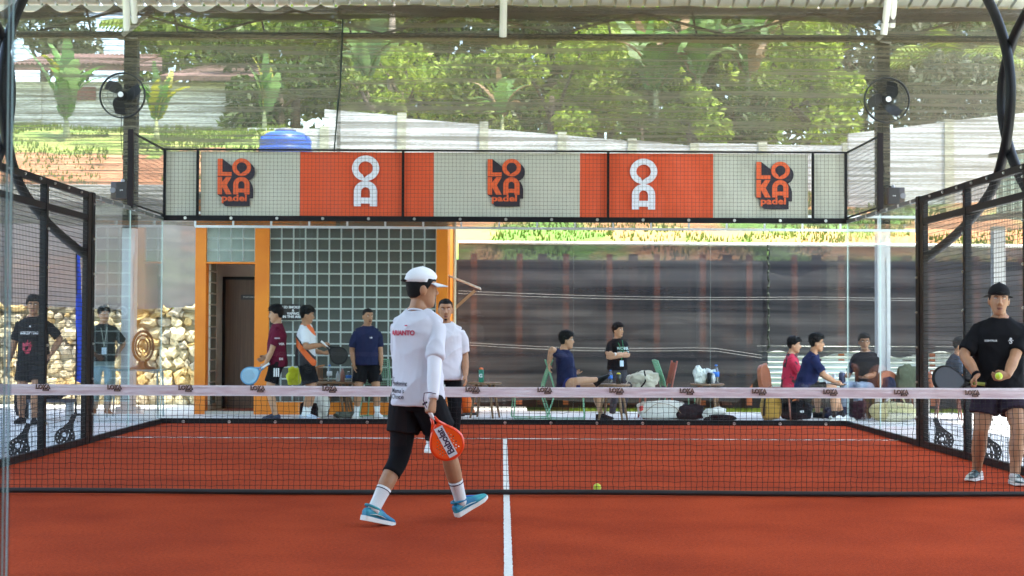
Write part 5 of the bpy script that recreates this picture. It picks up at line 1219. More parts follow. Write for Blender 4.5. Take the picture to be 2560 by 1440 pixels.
for s, a in ((1, .33), (-1, .33)):
    KA, AA = I['KN'][s], I['AN'][s]; c = AA.lerp(KA, .355); u, v = frame_of(KA-AA)
    MB().tube([c+u*.0515*math.cos(t)+v*.0515*math.sin(t) for t in np.linspace(0, 2*math.pi, 19)], .0035, 4, cap=False).build('sock_stripe', DARK_P, I['root'])
R2, UPV = -I['Rc']*-1, Vector((0, 0, 1))
br = I['Rc'].copy(); br.z = 0
def back(z, x, me, mat, nm): on_shirt(I, me, I['Pv']+Vector((0, 0, z))+br*x-I['Fc']*.0, br, UPV, mat, nm)
back(.405, -.045, text_mesh('ARIANTO', .047, bold=.0017, space=.95), RED_P, 'name_print')
back(.452, -.02, flat([[(-.013, 0), (.013, 0), (.013, .009), (-.013, .009)]], 0), RED_P, 'flag_print'); back(.444, -.02, flat([[(-.013, 0), (.013, 0), (.013, .008), (-.013, .008)]], 0), WHT_P, 'flag_print')
back(.062, -.065, text_mesh('Haskoning', .035, bold=.0008), DARK_P, 'sponsor_print'); back(.044, -.055, flat([[(-.07, 0), (.07, 0), (.07, .003), (-.07, .003)]], 0), DARK_P, 'sponsor_print')
star = [(.026*(1 if i % 2 == 0 else .42)*math.sin(i*math.pi/5), .026*(1 if i % 2 == 0 else .42)*math.cos(i*math.pi/5)) for i in range(10)]
back(.092, -.135, flat([star, [(x*.6, y*.6) for x, y in star]], 0), DARK_P, 'sponsor_print')
back(.010, -.075, text_mesh("Mama's", .046, bold=.0004), DARK_P, 'sponsor_print'); back(-.030, -.075, text_mesh('Choice', .046, bold=.0004), DARK_P, 'sponsor_print')
outv = (I['Fc']*.75+I['Rc']*.65); rv = UPV.cross(outv)
for i in range(9): on_shirt(I, flat([[(-.014, -.003), (.008, .006), (.011, .011), (-.013, .004)]], 0), I['Pv']+Vector((0, 0, -.075+.027*i))+rv*(-.04+.02*(i % 3)), rv, UPV, RED_P, 'side_print')
hp_ = wpt(I, I['WR'][1]+Vector((-.01, -.02, -.075)))
ORG = M('racket_orange', (.86, .085, .006), .3, var=.05, coat=.4); SILV = M('racket_silver', (.62, .63, .66), .3, var=.08)
rk = racket(hp_+Vector((.008, .012, -.05)), (.47, .08, -.86), (.10, -1, -.05), ORG, M('racket_orange_rim', (.80, .045, .004), .3, coat=.4), 'orange racket with silver panel held low by the capped player', size=.88, panel=SILV, word=('Babolat', M('word_violet', (.045, .018, .05), .5, var=0)))
MB().tube([hp_+Vector(p) for p in ((-.03, -.03, .02), (-.055, -.03, .07), (-.05, -.02, .12), (-.01, -.03, .125), (.03, -.02, .115))], .0035, 5).build('wrist_strap', M('strap_violet', (.06, .01, .05), .7), rk).matrix_parent_inverse = rk.matrix_world.inverted()
# --- opponent in white tee
rt = Vector((-.685, 4.85, 0)); sc = .975; k = K(rt, sc)
I = person('opponent in plain white tee and black trousers behind the net, facing the camera', rt, dict(
    pelvis=(0, 0, .93), pyaw=186, syaw=184, head=(184, -3, 0), neck=(.0, -.07, 1), build=1.03, lh=k(1164, 938, -.10), leh=(.25, 1, 0), lth=(0, -1, 0), lcurl=.3, rh=(-.24, -.05, .9),
    rf=(-.17, -.10, .12), rfp=-14, lf=(.10, .12, .085), lcurl2=0), 0, sc, dict(mat=WHITE_SH, loose=1, sleeve=.84, hem=-.10), dict(mat=BLACK_F, len=1.2), 'buzz', (M('shoe_white', (.70, .70, .70), .6, var=.1), SOLEW), (SOCKW, .3), vox=.008, beard=2)
on_shirt(I, flat([[(-.008, -.012), (.002, -.012), (.009, .012), (-.001, .012)]], 0), I['Pv']+Vector((.075, 0, .36)), -I['Rc'] if I['Rc'].x < 0 else I['Rc'], UPV, WHT_P, 'chest_print')
# --- right player in black
rt = Vector((4.44, 1.36, 0)); sc = 1.025; k = K(rt, sc)
I = person('player in black tee and backward black cap standing at the right, holding ball and racket', rt, dict(
    hs=1.10, pelvis=(.07, .0, .91), pyaw=176, syaw=170, tdir=(.03, -.03, 1), head=(168, 0, -2), neck=(-.14, -.16, 1), build=1.14, twid=1.05,
    rh=k(2443, 940, -.22), reh=(-1, .5, 0), rhd=(-.75, -.15, -.75), rth=(-.3, -.9, .2), rcurl=1.1, lh=k(2516, 946, -.36), leh=(1, .35, -.2), lhd=(-1, -.15, -.1), lth=(0, -.3, 1), lcurl=.75,
    rf=k(2442, 1176, .15), rfy=140, rfp=0, rkh=(-.4, -1, 0), lf=k(2537, 1186, -.24), lfy=182, lkh=(.3, -1, 0)),
    0, sc, dict(mat=BLACK_F, cap=fabric('cap_black', (.012, .012, .014)), loose=1, sleeve=.86, hem=-.10), dict(mat=fabric('shorts_plum', (.028, .020, .034)), len=.66, w=.112), 'capback',
    (two_tone('shoe_grey_green', (.03, .07, .075), (.55, .56, .52), 9, .45, .55, .6), SOLEW, WHT_P), (SOCKW, .36), vox=.0068)
RP = I
cr = I['Rc'] if I['Rc'].x > 0 else -I['Rc']; cr = Vector((cr.x, cr.y, 0))
on_shirt(I, text_mesh('SCENTPLUS', .020, bold=.0008), I['Pv']+Vector((0, 0, .355))-cr*.085, cr, UPV, WHT_P, 'chest_print')
on_shirt(I, flat([circ(0, .018, .010, 12), circ(0, .018, .005, 10)], 0), I['Pv']+Vector((0, 0, .355))+cr*.085, cr, UPV, WHT_P, 'chest_print')
on_shirt(I, text_mesh('S', .065, bold=.001), I['Pv']+Vector((0, 0, .350))+cr*.085, cr, UPV, WHT_P, 'chest_print')
on_shirt(I, flat([[(-.024, -.003), (.024, .001), (.024, .005), (-.024, .002)]], 0), I['Pv']+Vector((0, 0, .355))+cr*.085, cr, UPV, WHT_P, 'chest_print')
w_ = I['WR'][1]; e_ = I['EL'][1]; MB().tube([e_.lerp(w_, .78), e_.lerp(w_, .98)], .037, 14).build('wristband', BLACK_F, I['root'], True)
hp_ = wpt(I, I['WR'][1]+Vector((-.055, -.015, -.06)))
racket(hp_, (-.93, -.10, .10), (-.05, -.9, .35), M('racket_black', (.012, .012, .013), .35, var=.2), BLACKM, 'black racket held low by the player in black at the right', handle=M('grip_olive', (.22, .26, .05), .7), holes=False)
c = wpt(I, I['WR'][-1]+Vector((-.090, -.055, .0))); tennis_ball(c, 'yellow tennis ball in the hand of the player in black')
# --- maroon shirt, white and orange jersey, navy tee, behind the far glass
rt = Vector((-3.5, 11.3, -.02)); sc = .99; k = K(rt, sc)
MAROON = fabric('shirt_maroon', (.105, .008, .026))
I = person('man in maroon shirt facing left with a pale blue racket behind the far glass', rt, dict(pyaw=96, syaw=100, head=(92, -6, 0), neck=(-.12, 0, 1), lh=k(658, 928, -.22), leh=(.8, -.5, 0), lcurl=1.2, lhd=(-.6, -.1, -.75), lth=(-.6, -.2, .5), rh=(-.20, .15, .98),
    lf=(.0, -.12, .085), lfy=85, rf=(-.05, .12, .085), rfy=110), 1, sc, dict(mat=MAROON, loose=1, sleeve=.8, hem=-.10), dict(mat=BLACK_F, len=.78, w=.108), 'thick', (M('shoe_dark_blue', (.015, .03, .06), .5, var=.4), M('sole_blue', (.02, .10, .35), .5)), None)
on_shirt(I, text_mesh('HEAD', .03, bold=.001), I['Pv']+Vector((.03, -.0, .34)), (1, 0, 0), UPV, WHT_P, 'side_print'); on_shirt(I, text_mesh('VER', .045, bold=.002), I['Pv']+Vector((.09, 0, .25)), (1, 0, 0), UPV, WHT_P, 'side_print'); on_shirt(I, text_mesh('DE', .045, bold=.002), I['Pv']+Vector((.085, 0, .02)), (1, 0, 0), UPV, WHT_P, 'side_print')
q = [link('leg_print', flat([[(0, 0), (.022, 0), (.022, .13), (0, .13)]], 0), I['root'], WHT_P) for _ in range(3)]
for i, o in enumerate(q): o.matrix_local = Matrix.Translation((.0+.032*i-.02, -.232, .68)) @ FACE_CAM
hp_ = wpt(I, I['WR'][-1]+Vector((-.045, -.02, -.055)))
racket(hp_, (-.84, -.05, -.54), (.0, -1, .1), M('racket_pale_blue', (.30, .48, .62), .4, var=.1), M('racket_blue_rim', (.10, .26, .42), .4), 'pale blue racket held low by the man in maroon')
rt = Vector((-3.07, 11.35, -.02)); sc = .985; k = K(rt, sc)
JER = M('jersey_body', (.66, .67, .70), .8); ORF = fabric('jersey_orange', (.72, .13, .02))
nt = JER.node_tree; bsn = nt.nodes['Principled BSDF']; tcn = nt.nodes.new('ShaderNodeTexCoord'); sep = nt.nodes.new('ShaderNodeSeparateXYZ'); nt.links.new(tcn.outputs['Object'], sep.inputs[0])
mm = nt.nodes.new('ShaderNodeMath'); mm.operation = 'MULTIPLY_ADD'; mm.inputs[1].default_value = 1.15; nt.links.new(sep.outputs['X'], mm.inputs[0]); nt.links.new(sep.outputs['Z'], mm.inputs[2])
rp = nt.nodes.new('ShaderNodeValToRGB'); rp.color_ramp.interpolation = 'CONSTANT'; el = rp.color_ramp.elements
el[0].position = 0; el[0].color = (.015, .015, .02, 1); el[1].position = .50; el[1].color = (.72, .13, .02, 1)
for ps_, cc in ((.56, (.015, .015, .02, 1)), (.585, (.66, .67, .70, 1)), (.70, (.66, .67, .7, 1)), (.745, (.72, .13, .02, 1)), (.785, (.66, .67, .7, 1))): e = el.new(ps_); e.color = cc
sc2 = nt.nodes.new('ShaderNodeMath'); sc2.operation = 'MULTIPLY'; sc2.inputs[1].default_value = .5; nt.links.new(mm.outputs[0], sc2.inputs[0]); nt.links.new(sc2.outputs[0], rp.inputs[0]); nt.links.new(rp.outputs[0], bsn.inputs['Base Color'])
I = person('man in white and orange jersey facing right with a black racket behind the far glass', rt, dict(pyaw=-84, syaw=-88, head=(-84, -10, 0), neck=(.10, 0, 1), build=1.06, rh=k(806, 862, -.26), reh=(-.5, -.5, -.7), rcurl=1.1, rhd=(.9, -.1, -.2), rth=(.1, -.2, 1), lh=(.25, .1, 1.05),
    rf=(.0, -.12, .085), rfy=-75, lf=(.02, .12, .085), lfy=-95), 0, sc, dict(mat=JER, collar=ORF, loose=1, sleeve=.8, hem=-.08), dict(mat=BLACK_F, len=.8, w=.115), 'thick', (M('shoe_white_blue', (.5, .58, .7), .6, var=.3, vs_=12), M('sole_orange', (.75, .16, .03), .5)), (SOCKW, .38))
L2 = I['WR'][1]; L1 = I['EL'][1]; MB().tube([L1.lerp(L2, .86), L1.lerp(L2, .97)], .031, 12).build('wristband', BLACK_F, I['root'], True)
hp_ = wpt(I, I['WR'][1]+Vector((.075, -.015, -.02)))
racket(hp_, (.78, -.05, -.62), (.0, -1, .15), M('racket_black2', (.013, .013, .014), .35, var=.3, vs_=30), BLACKM, 'black racket held out by the man in white and orange jersey', holes=False)
rt = Vector((-2.17, 11.9, -.02)); sc = .975; k = K(rt, sc)
I = person('man in navy tee and black shorts standing behind the far glass, facing the camera', rt, dict(pyaw=190, syaw=192, head=(210, -4, 0), neck=(.04, -.05, 1), build=1.04, rh=k(885, 912, -.1), reh=(-.8, .4, 0), lh=k(953, 915, -.05), leh=(.8, .4, 0), rf=(-.16, -.02, .085), rfy=175, lf=(.17, .02, .085), lfy=205),
    0, sc, dict(mat=NAVY_F, loose=1, sleeve=.84, hem=-.07), dict(mat=BLACK_F, len=.78, w=.112), 'buzz', (M('shoe_white', (.7, .7, .7)), SOLEW), (SOCKW, .3), beard=1)
on_shirt(I, text_mesh('NB', .032, bold=.002), I['Pv']+Vector((.075, 0, .37)), (1, 0, 0), UPV, WHT_P, 'chest_print')
# --- man with arms crossed
rt = Vector((G(1530, 1036, -.1).x, 13.6, -.1)); sc = .90; k = K(rt, sc)
I = person('man in black tee with green lanyard standing with arms crossed before the dark netting', rt, dict(pelvis=(0, 0, .93), pyaw=205, syaw=205, head=(232, 0, 0), neck=(.02, -.05, 1), rh=(.07, -.24, 1.17), reh=(-.8, -.2, -.5), rhd=(.9, .1, .1), rth=(0, 0, 1), lh=(-.09, -.26, 1.20), leh=(.9, -.1, -.5), lhd=(-.9, 0, .1), lth=(0, 0, 1), rcurl=.2, lcurl=.3),
    1, sc, dict(mat=BLACK_F, loose=1, sleeve=.86, hem=-.02), dict(mat=fabric('jeans_charcoal', (.05, .05, .058)), len=1.2), 'thick', (BLACK_F, SOLEW), None)
GL = M('lanyard_green', (.03, .32, .12), .7)
def lanyard(I, mat, drop=.28):
    C, F, Rr = I['C'], I['Fc'], I['Rc']; P = []
    for s in (-1, 1): MB().tube([C+Vector((0, 0, .06))+Rr*s*.05, C+Vector((0, 0, .03))+Rr*s*.055+F*.085, C+Vector((0, 0, -.08))+Rr*s*.035+F*.155, C+Vector((0, 0, -drop))+F*.165], .0045, 5).build('lanyard', mat, I['root'])
    MB().box(C+Vector((0, 0, -drop-.06))+F*.168, (.075, .006, .11), math.atan2(Rr.y, Rr.x)).build('badge_card', M('badge_card', (.55, .68, .8), .4), I['root'])
lanyard(I, GL, .34)
on_shirt(I, text_mesh('WORK\nHARD', .075, bold=.002), I['Pv']+Vector((.03, 0, .34)), (.9, -.42, 0) if False else ((I['Rc'] if I['Rc'].x > 0 else -I['Rc'])), UPV, M('print_mint', (.45, .62, .62), .6, var=.4, vs_=40), 'chest_print')
w_ = I['WR'][-1]; e_ = I['EL'][-1]; MB().tube([e_.lerp(w_, .82), e_.lerp(w_, .95)], .034, 12).build('watch', STEEL, I['root'], True)
# --- left pair
rt = Vector((G(70, 1058).x, 10.1, -.02)); sc = 1.05; k = K(rt, sc)
I = person('player in black tee with red print standing behind the left mesh wall', rt, dict(pyaw=184, syaw=182, head=(190, 0, 0), build=1.06, rh=k(22, 905, 0), lh=k(128, 885, -.08), leh=(.8, .5, 0), reh=(-.8, .4, 0), lcurl=.5, rf=(-.16, .05, .085), lf=(.06, -.12, .085)), 2, sc,
    dict(mat=BLACK_F, loose=1, sleeve=.82, hem=-.09), dict(mat=BLACK_F, len=.75, w=.112), 'thick', (BLACK_F, BLACKM), None)
on_shirt(I, text_mesh('BTRZPYOOL', .050, bold=.002), I['Pv']+Vector((0, 0, .33)), (1, 0, 0), UPV, WHT_P, 'chest_print'); on_shirt(I, text_mesh('H', .03, bold=.002), I['Pv']+Vector((0, 0, .42)), (1, 0, 0), UPV, WHT_P, 'chest_print')
on_shirt(I, flat([[(-.07, -.06), (-.02, -.13), (.03, -.12), (.06, -.02), (.05, .05), (.015, .02), (0, .07), (-.03, .01), (-.07, .03)]], 0), I['Pv']+Vector((-.03, 0, .17)), (1, 0, 0), UPV, M('print_crimson', (.36, .02, .05), .6), 'chest_print')
rt = Vector((G(262, 1032).x, 12.7, -.02)); sc = .985; k = K(rt, sc)
I = person('man in black tee with lanyard and grey trousers beside the left column base', rt, dict(pyaw=200, syaw=198, head=(222, 0, 0), rh=(-.10, .14, .92), lh=(.16, .16, .95), leh=(.8, .5, 0), reh=(-.8, .5, 0), rf=(-.14, 0, .085), lf=(.08, -.03, .085)), 0, sc,
    dict(mat=BLACK_F, loose=1, sleeve=.84, hem=-.05), dict(mat=fabric('trousers_grey', (.20, .26, .25)), len=1.2), 'thick', (M('shoe_brown', (.10, .05, .035), .6), SOLEW), None)
lanyard(I, M('lanyard_pale', (.45, .5, .42), .7), .32)
# --- seated people
def seat_pose(px, py, Y, yaw, lean=0.0, ys=None, hd=None, **kw):
    """hips at the given picture point, thighs level along yaw"""
    p = W(px, py, Y); rt = Vector((p.x, Y, -.02)); f, r = fwd(yaw), rgt(yaw)
    d = dict(pelvis=(0, 0, .50), pyaw=yaw, syaw=ys if ys is not None else yaw, tdir=tuple(f*lean+Vector((0, 0, 1))), head=hd or (yaw, 0, 0), neck=tuple(f*.25+Vector((0, 0, 1))),
             rf=tuple(f*.46+r*.12+Vector((0, 0, .085))), lf=tuple(f*.46-r*.12+Vector((0, 0, .085))), rh=tuple(f*.36+r*.10+Vector((0, 0, .63))), lh=tuple(f*.36-r*.10+Vector((0, 0, .63))), reh=tuple(r*1.0-f*.6), leh=tuple(-r*1.0-f*.6), rkh=(0, 0, 1), lkh=(0, 0, 1))
    d.update(kw); return rt, d
rt, d = seat_pose(1420, 960, 11.75, -80, -.12, -100, (-82, 0, 0), rh=(-.30, -.22, .86), reh=(-.5, -.6, .5), rhd=(.05, -.1, -1), rth=(.2, -.9, 0), rf=(.42, -.33, .62), rkh=(-.8, -1, .1), rfy=-95, rfp=40, lf=(.50, -.02, .085), lfy=-85, lh=(.1, .2, .72), build=1.04)
I = person('man in navy tee and glasses sitting cross-legged on the green chair', rt, d, 1, 1.03, dict(mat=NAVY_F, loose=1, sleeve=.8, hem=-.04), dict(mat=fabric('shorts_blue', (.02, .03, .13)), len=.5, w=.112), 'thick', (BLACKM, BLACKM), None, beard=1, specs=M('specs_wire', (.5, .47, .4), .3, .5))
SEATED = I
rt, d = seat_pose(1975, 962, 12.75, -100, .05, None, (-100, -4, 0))
I = person('man in red and black jersey seated behind the navy polo man', rt, d, 1, .97, dict(mat=two_tone('jersey_red', (.48, .012, .05), (.02, .01, .014), 5.5, .54, .60, .8, 3), loose=1, sleeve=.8, hem=-.04), dict(mat=BLACK_F, len=.8), 'thick', (BLACKM, BLACKM), None)
rt, d = seat_pose(2012, 960, 11.55, -92, .26, None, (-95, -2, 0), rf=(.42, -.14, .085), lf=(.60, .10, .085), rh=(.42, -.14, .62), lh=(.46, .02, .60), build=1.02)
I = person('man in navy polo and glasses sitting forward, facing right', rt, d, 0, 1.02, dict(mat=fabric('polo_navy', (.014, .018, .062)), loose=1, sleeve=.78, hem=-.04), dict(mat=BLACK_F, len=.72, w=.11), 'thick', (two_tone('shoe_striped', (.62, .62, .6), (.1, .1, .1), 16, .58, .66, .6), SOLEW), (BLACK_F, .2), specs=M('specs_black', (.01, .01, .01), .3, var=0))
rt, d = seat_pose(2168, 965, 12.45, 135, .10, 160, (176, -3, 0), rh=(-.34, -.12, .66), lh=(-.12, -.34, .66), leh=(.4, .4, -1), reh=(-.3, .5, -1), build=1.02)
I = person('man in black tee and dark glasses sitting turned toward the camera, in pale jeans', rt, d, 2, 1.02, dict(mat=fabric('tee_charcoal', (.022, .020, .024)), loose=1, sleeve=.8, hem=-.04), dict(mat=fabric('jeans_pale', (.30, .38, .50)), len=1.2), 'short', (BLACKM, SOLEW), None, specs=M('specs_black', (.01, .01, .01)))
rt, d = seat_pose(2375, 985, 12.0, -100, .22, None, (-112, -6, 0), build=1.05)
I = person('man in dark shirt seated facing right behind the right mesh wall', rt, d, 0, .98, dict(mat=fabric('shirt_slate', (.02, .03, .05)), loose=1, sleeve=.8, hem=-.04), dict(mat=BLACK_F, len=.72), 'short', (BLACKM, BLACKM), None)
# ------------------------------------------------------------------ furniture and belongings behind the glass
ZD = -.02
WOODL = two_tone('table_wood', (.16, .085, .04), (.26, .15, .075), 4, .3, .7, .5, 6, 0, (6, 6, .7))
def stool_table(px, Y, label, rad=.27, h=.56, mat=WOODL, dark=False):
    c = W(px, 900, Y).x; r = empty('side_table', (c, Y, ZD), label, 'table', 'small round side tables')
    MB().lathe((0, 0, h), [(.0, -.03), (rad*.9, -.03), (rad, -.012), (rad, .0), (rad-.01, .006), (0, .006)], 28).build('table_top', mat, r, True)
    for q in range(4):
        a = q*math.pi/2+.5; MB().bar((rad*.55*math.cos(a), rad*.55*math.sin(a), h-.03), (rad*.98*math.cos(a), rad*.98*math.sin(a), 0), .026, 10, r2=.016).build('leg', mat, r, True)
    return Vector((c, Y, ZD+h+.006))
T1 = stool_table(1213, 12.15, 'round wooden table with the green sports bottle on it')
T2 = stool_table(1533, 11.6, 'round wooden table beside the cross-legged man, blue bottle on top')
T3 = stool_table(1768, 12.0, 'round wooden table carrying white plastic bags')
T4 = stool_table(2088, 12.4, 'round dark table with mugs between the two seated men', mat=M('table_dark', (.05, .03, .02), .5))
T5 = stool_table(840, 12.25, 'round wooden table with four bottles behind the jersey man', .33)
CLEAR = glass_mat('bottle_clear', (.86, .92, .96), .10, .05)
def bottle(p, dx, dy, h, r_, mat, cap, label, lab=None, shape=0):
    b = empty('bottle', (p.x+dx, p.y+dy, p.z), label, 'bottle', 'drink bottles'); 
    prof = [(.001, 0), (r_*.92, .0), (r_, .01), (r_, h*.25), (r_*.94, h*.3), (r_, h*.36), (r_, h*.62), (r_*.85, h*.74), (r_*.42, h*.86), (r_*.38, h*.93)] if shape == 0 else [(.001, 0), (r_*.95, 0), (r_, .01), (r_*.97, h*.45), (r_, h*.8), (r_*.8, h*.84), (r_*.7, h*.86)]
    MB().lathe((0, 0, 0), prof+[(.001, prof[-1][1])], 18).build('flask', mat, b, True)
    MB().lathe((0, 0, prof[-1][1]), [(.001, 0), (prof[-1][0]*1.15, 0), (prof[-1][0]*1.15, h*.05), (prof[-1][0]*.6, h*.12 if shape else h*.07), (.001, h*.13 if shape else h*.075)], 14).build('bottle_cap', cap, b, True)
    if lab is not None: MB().lathe((0, 0, h*.36), [(r_*1.015, 0), (r_*1.015, h*.26)], 18).build('bottle_label', lab, b, True)
    return b
GRN = M('bottle_green', (.01, .19, .12), .4); ORC = M('cap_orange', (.85, .17, .05), .5); BLUEC = M('cap_blue', (.03, .18, .62), .4); STL = M('flask_steel', (.45, .46, .48), .3, .7); ROSE = M('flask_rose', (.45, .22, .18), .35, .4); LBL = M('label_blue', (.03, .18, .65), .5); LWH = M('label_white', (.7, .72, .75), .5)
bg_ = bottle(T1, -.06, -.1, .24, .042, GRN, ORC, 'green sports bottle with orange cap on the round table', None, 1)
o = link('letter_print', text_mesh('G', .075, bold=.003), bg_, PWH); o.matrix_local = Matrix.Translation((-.008, -.046, .105)) @ FACE_CAM
bottle(T2, -.05, -.1, .22, .035, CLEAR, BLUEC, 'clear water bottle with blue cap beside the crossed leg', LBL); bottle(T2, .08, -.08, .18, .042, M('flask_dark', (.015, .02, .02), .3), M('cap_yellow', (.6, .5, .03), .5), 'dark flask with yellow strap by the clear bottle', None, 1)
bottle(T3, .13, -.08, .30, .05, CLEAR, BLUEC, 'large water bottle with blue cap beside the plastic bags', LBL); bottle(T3, .02, -.12, .20, .036, BLACKM, STL, 'black steel flask in front of the plastic bags', None, 1); bottle(T3, .075, -.15, .17, .03, STL, STL, 'plain steel flask in front of the plastic bags', None, 1)
bottle(T4, -.17, -.1, .20, .04, M('flask_white', (.6, .62, .66), .4), STL, 'white flask on the dark round table', None, 1); bottle(T4, -.05, -.16, .16, .037, STL, STL, 'small steel flask on the dark round table', None, 1); bottle(T4, .09, -.1, .20, .055, M('mug_navy', (.02, .03, .09), .35), STL, 'navy insulated mug on the dark round table', None, 1)
bottle(T5, -.08, -.2, .27, .042, CLEAR, BLUEC, 'tall clear water bottle, leftmost of four on the table', LWH); bottle(T5, .05, -.22, .17, .028, STL, STL, 'slim steel flask, second of four bottles on the table', None, 0); bottle(T5, .12, -.15, .22, .035, ROSE, STL, 'rose metal flask, third of four bottles on the table', None, 0); bottle(T5, .22, -.18, .17, .045, CLEAR, M('cap_white', (.7, .7, .7), .5), 'short blue labelled bottle, rightmost of four on the table', LBL)
# soft things: lumps shaped by noise
def lump(name, c, size, mat, label, cat, seed=0, amp=.16, vox=.012, parts=(), rz=0, group=None, flat_b=True):
    r = empty(name, c, label, cat, group); r.rotation_euler = (0, 0, rz); me = bpy.data.meshes.new(name); bm = bmesh.new(); bmesh.ops.create_icosphere(bm, subdivisions=5, radius=1)
    for v in bm.verts:
        p = v.co.copy(); q = max(abs(p.x), abs(p.y), abs(p.z)); p = p.lerp(p/q, .32)
        f = 1+amp*1.3*noise.noise(p*1.3+Vector((seed, 0, 0)))+amp*.5*noise.noise(p*3.1+Vector((0, seed, 0)))+amp*.22*(1-2*abs(noise.noise(p*4.5+Vector((0, 0, seed)))))
        p *= f; v.co = Vector((p.x*size[0]/2, p.y*size[1]/2, max((p.z+1)*size[2]/2, .0)))
    bm.to_mesh(me); bm.free(); me.polygons.foreach_set('use_smooth', [True]*len(me.polygons)); link('bag_body', me, r, mat)
    for kind, args, mt in parts:
        if kind == 'strap': MB().tube(path(args[0], 6), args[1], 6, ell=.35).build('strap', mt, r, True)
        if kind == 'zip': MB().tube(path(args[0], 6), .005, 5).build('zip', mt, r)
        if kind == 'pocket': 
            m_ = bevelled(MB().box(args[0], args[1]), .02, 3); link('pocket', m_, r, mt)
    return r
def gx(px, Y): return W(px, 900, Y).x
CRF = fabric('canvas_cream', (.52, .48, .38)); TANF = fabric('canvas_mustard', (.34, .19, .035)); KHK = fabric('canvas_khaki', (.46, .42, .24)); WHF = fabric('vinyl_white', (.66, .63, .58), .05)
lump('racket_bag', (gx(1655, 11.95), 11.95, ZD), (.80, .32, .30), WHF, 'cream racket bag with red patch lying under the red chair', 'bag', 3, .12, parts=(('strap', ([(-.3, -.17, .1), (-.1, -.19, .25), (.15, -.18, .22), (.3, -.15, .08)], .014), M('strap_tan', (.3, .2, .12), .7)), ('pocket', ((-.33, -.10, .17), (.07, .06, .09)), M('patch_red', (.6, .04, .03), .5))))
lump('shoulder_bag', (gx(1725, 11.9), 11.9, ZD), (.46, .28, .24), fabric('vinyl_black', (.02, .016, .02), .05), 'black floor bag beside the cream racket bag', 'bag', 5, .15, parts=(('strap', ([(-.15, 0, .2), (0, -.05, .3), (.15, 0, .2)], .012), BLACKM),))
lump('cap_bag', (gx(1790, 11.6), 11.6, ZD), (.36, .26, .20), WHF, 'pale soft bag on the floor under the plastic-bag table', 'bag', 7, .2)
lump('dark_cloth', (gx(1800, 11.45), 11.45, ZD), (.42, .22, .10), BLACK_F, 'dark folded cloth on the floor in front of the pale soft bag', 'cloth', 8, .25)
lump('backpack', (gx(1928, 11.7), 11.7, ZD), (.34, .26, .50), TANF, 'mustard backpack standing on the floor by the orange chair', 'backpack', 9, .10, parts=(('pocket', ((.0, -.13, .15), (.22, .06, .2)), TANF), ('strap', ([(-.1, -.12, .45), (-.13, -.17, .3), (-.14, -.15, .08)], .014), BLACKM), ('strap', ([(.12, -.12, .45), (.14, -.17, .3), (.15, -.15, .08)], .014), BLACKM), ('strap', ([(-.05, 0, .49), (0, -.02, .55), (.05, 0, .49)], .010), BLACKM)))
lump('duffel_bag', (gx(1990, 11.85), 11.85, ZD), (.50, .28, .30), fabric('nylon_black', (.012, .012, .015), .05), 'black duffel bag behind the shoes of the navy polo man', 'bag', 11, .12, parts=(('strap', ([(-.12, -.14, .22), (-.08, -.16, .34), (.08, -.16, .34), (.12, -.14, .22)], .012), BLACKM), ('pocket', ((.05, -.13, .14), (.1, .04, .05)), WHT_P)))
db = lump('duffel_bag', (gx(2233, 11.6), 11.6, ZD), (.72, .32, .30), KHK, 'khaki duffel bag with dark script on the floor near the mesh', 'bag', 13, .10, parts=(('strap', ([(-.15, -.15, .22), (-.08, -.18, .36), (.10, -.18, .36), (.15, -.15, .22)], .012), KHK), ('zip', ([(-.3, 0, .29), (0, 0, .31), (.3, 0, .29)],), BLACKM)))
o = link('script_print', text_mesh('Ballgowner', .085), db, M('script_dark', (.05, .05, .045), .7)); o.matrix_local = Matrix.Translation((.06, -.205, .14)) @ Matrix.Rotation(R_(6), 4, 'Y') @ FACE_CAM
lump('dark_bag', (gx(2150, 11.95), 11.95, ZD), (.36, .3, .30), fabric('bag_plum', (.05, .02, .03), .05), 'dark plum bag left of the khaki duffel', 'bag', 15, .15)
lump('dark_bag', (gx(60, 11.4)-.0, 11.5, ZD), (.3, .3, .46), BLACK_F, 'black tall bag behind the left player legs', 'bag', 16, .15)
lump('dark_bag', (gx(125, 11.2), 11.2, .30), (.5, .3, .18), BLACK_F, 'black crumpled bag on the low bench behind the left mesh', 'bag', 17, .25)
bn = empty('bench', (gx(130, 11.2), 11.2, ZD), 'low dark bench behind the left mesh wall', 'bench')
MB().box((0, 0, .29), (.66, .34, .05)).build('seat', M('bench_dark', (.04, .04, .06), .5), bn)
for sx_ in (-.28, .28): MB().box((sx_, 0, .13), (.05, .3, .27)).build('leg', M('bench_pale', (.4, .42, .44), .5), bn)
PLB = M('plastic_white', (.70, .74, .70), .35, bump=.5, bs=14)
lump('plastic_bag', (T3.x-.12, T3.y-.02, T3.z), (.19, .16, .25), PLB, 'white knotted plastic bag, left of the two on the table', 'bag', 21, .35); lump('plastic_bag', (T3.x+.06, T3.y+.03, T3.z), (.16, .16, .21), PLB, 'white plastic bag behind the flasks on the table', 'bag', 24, .4)
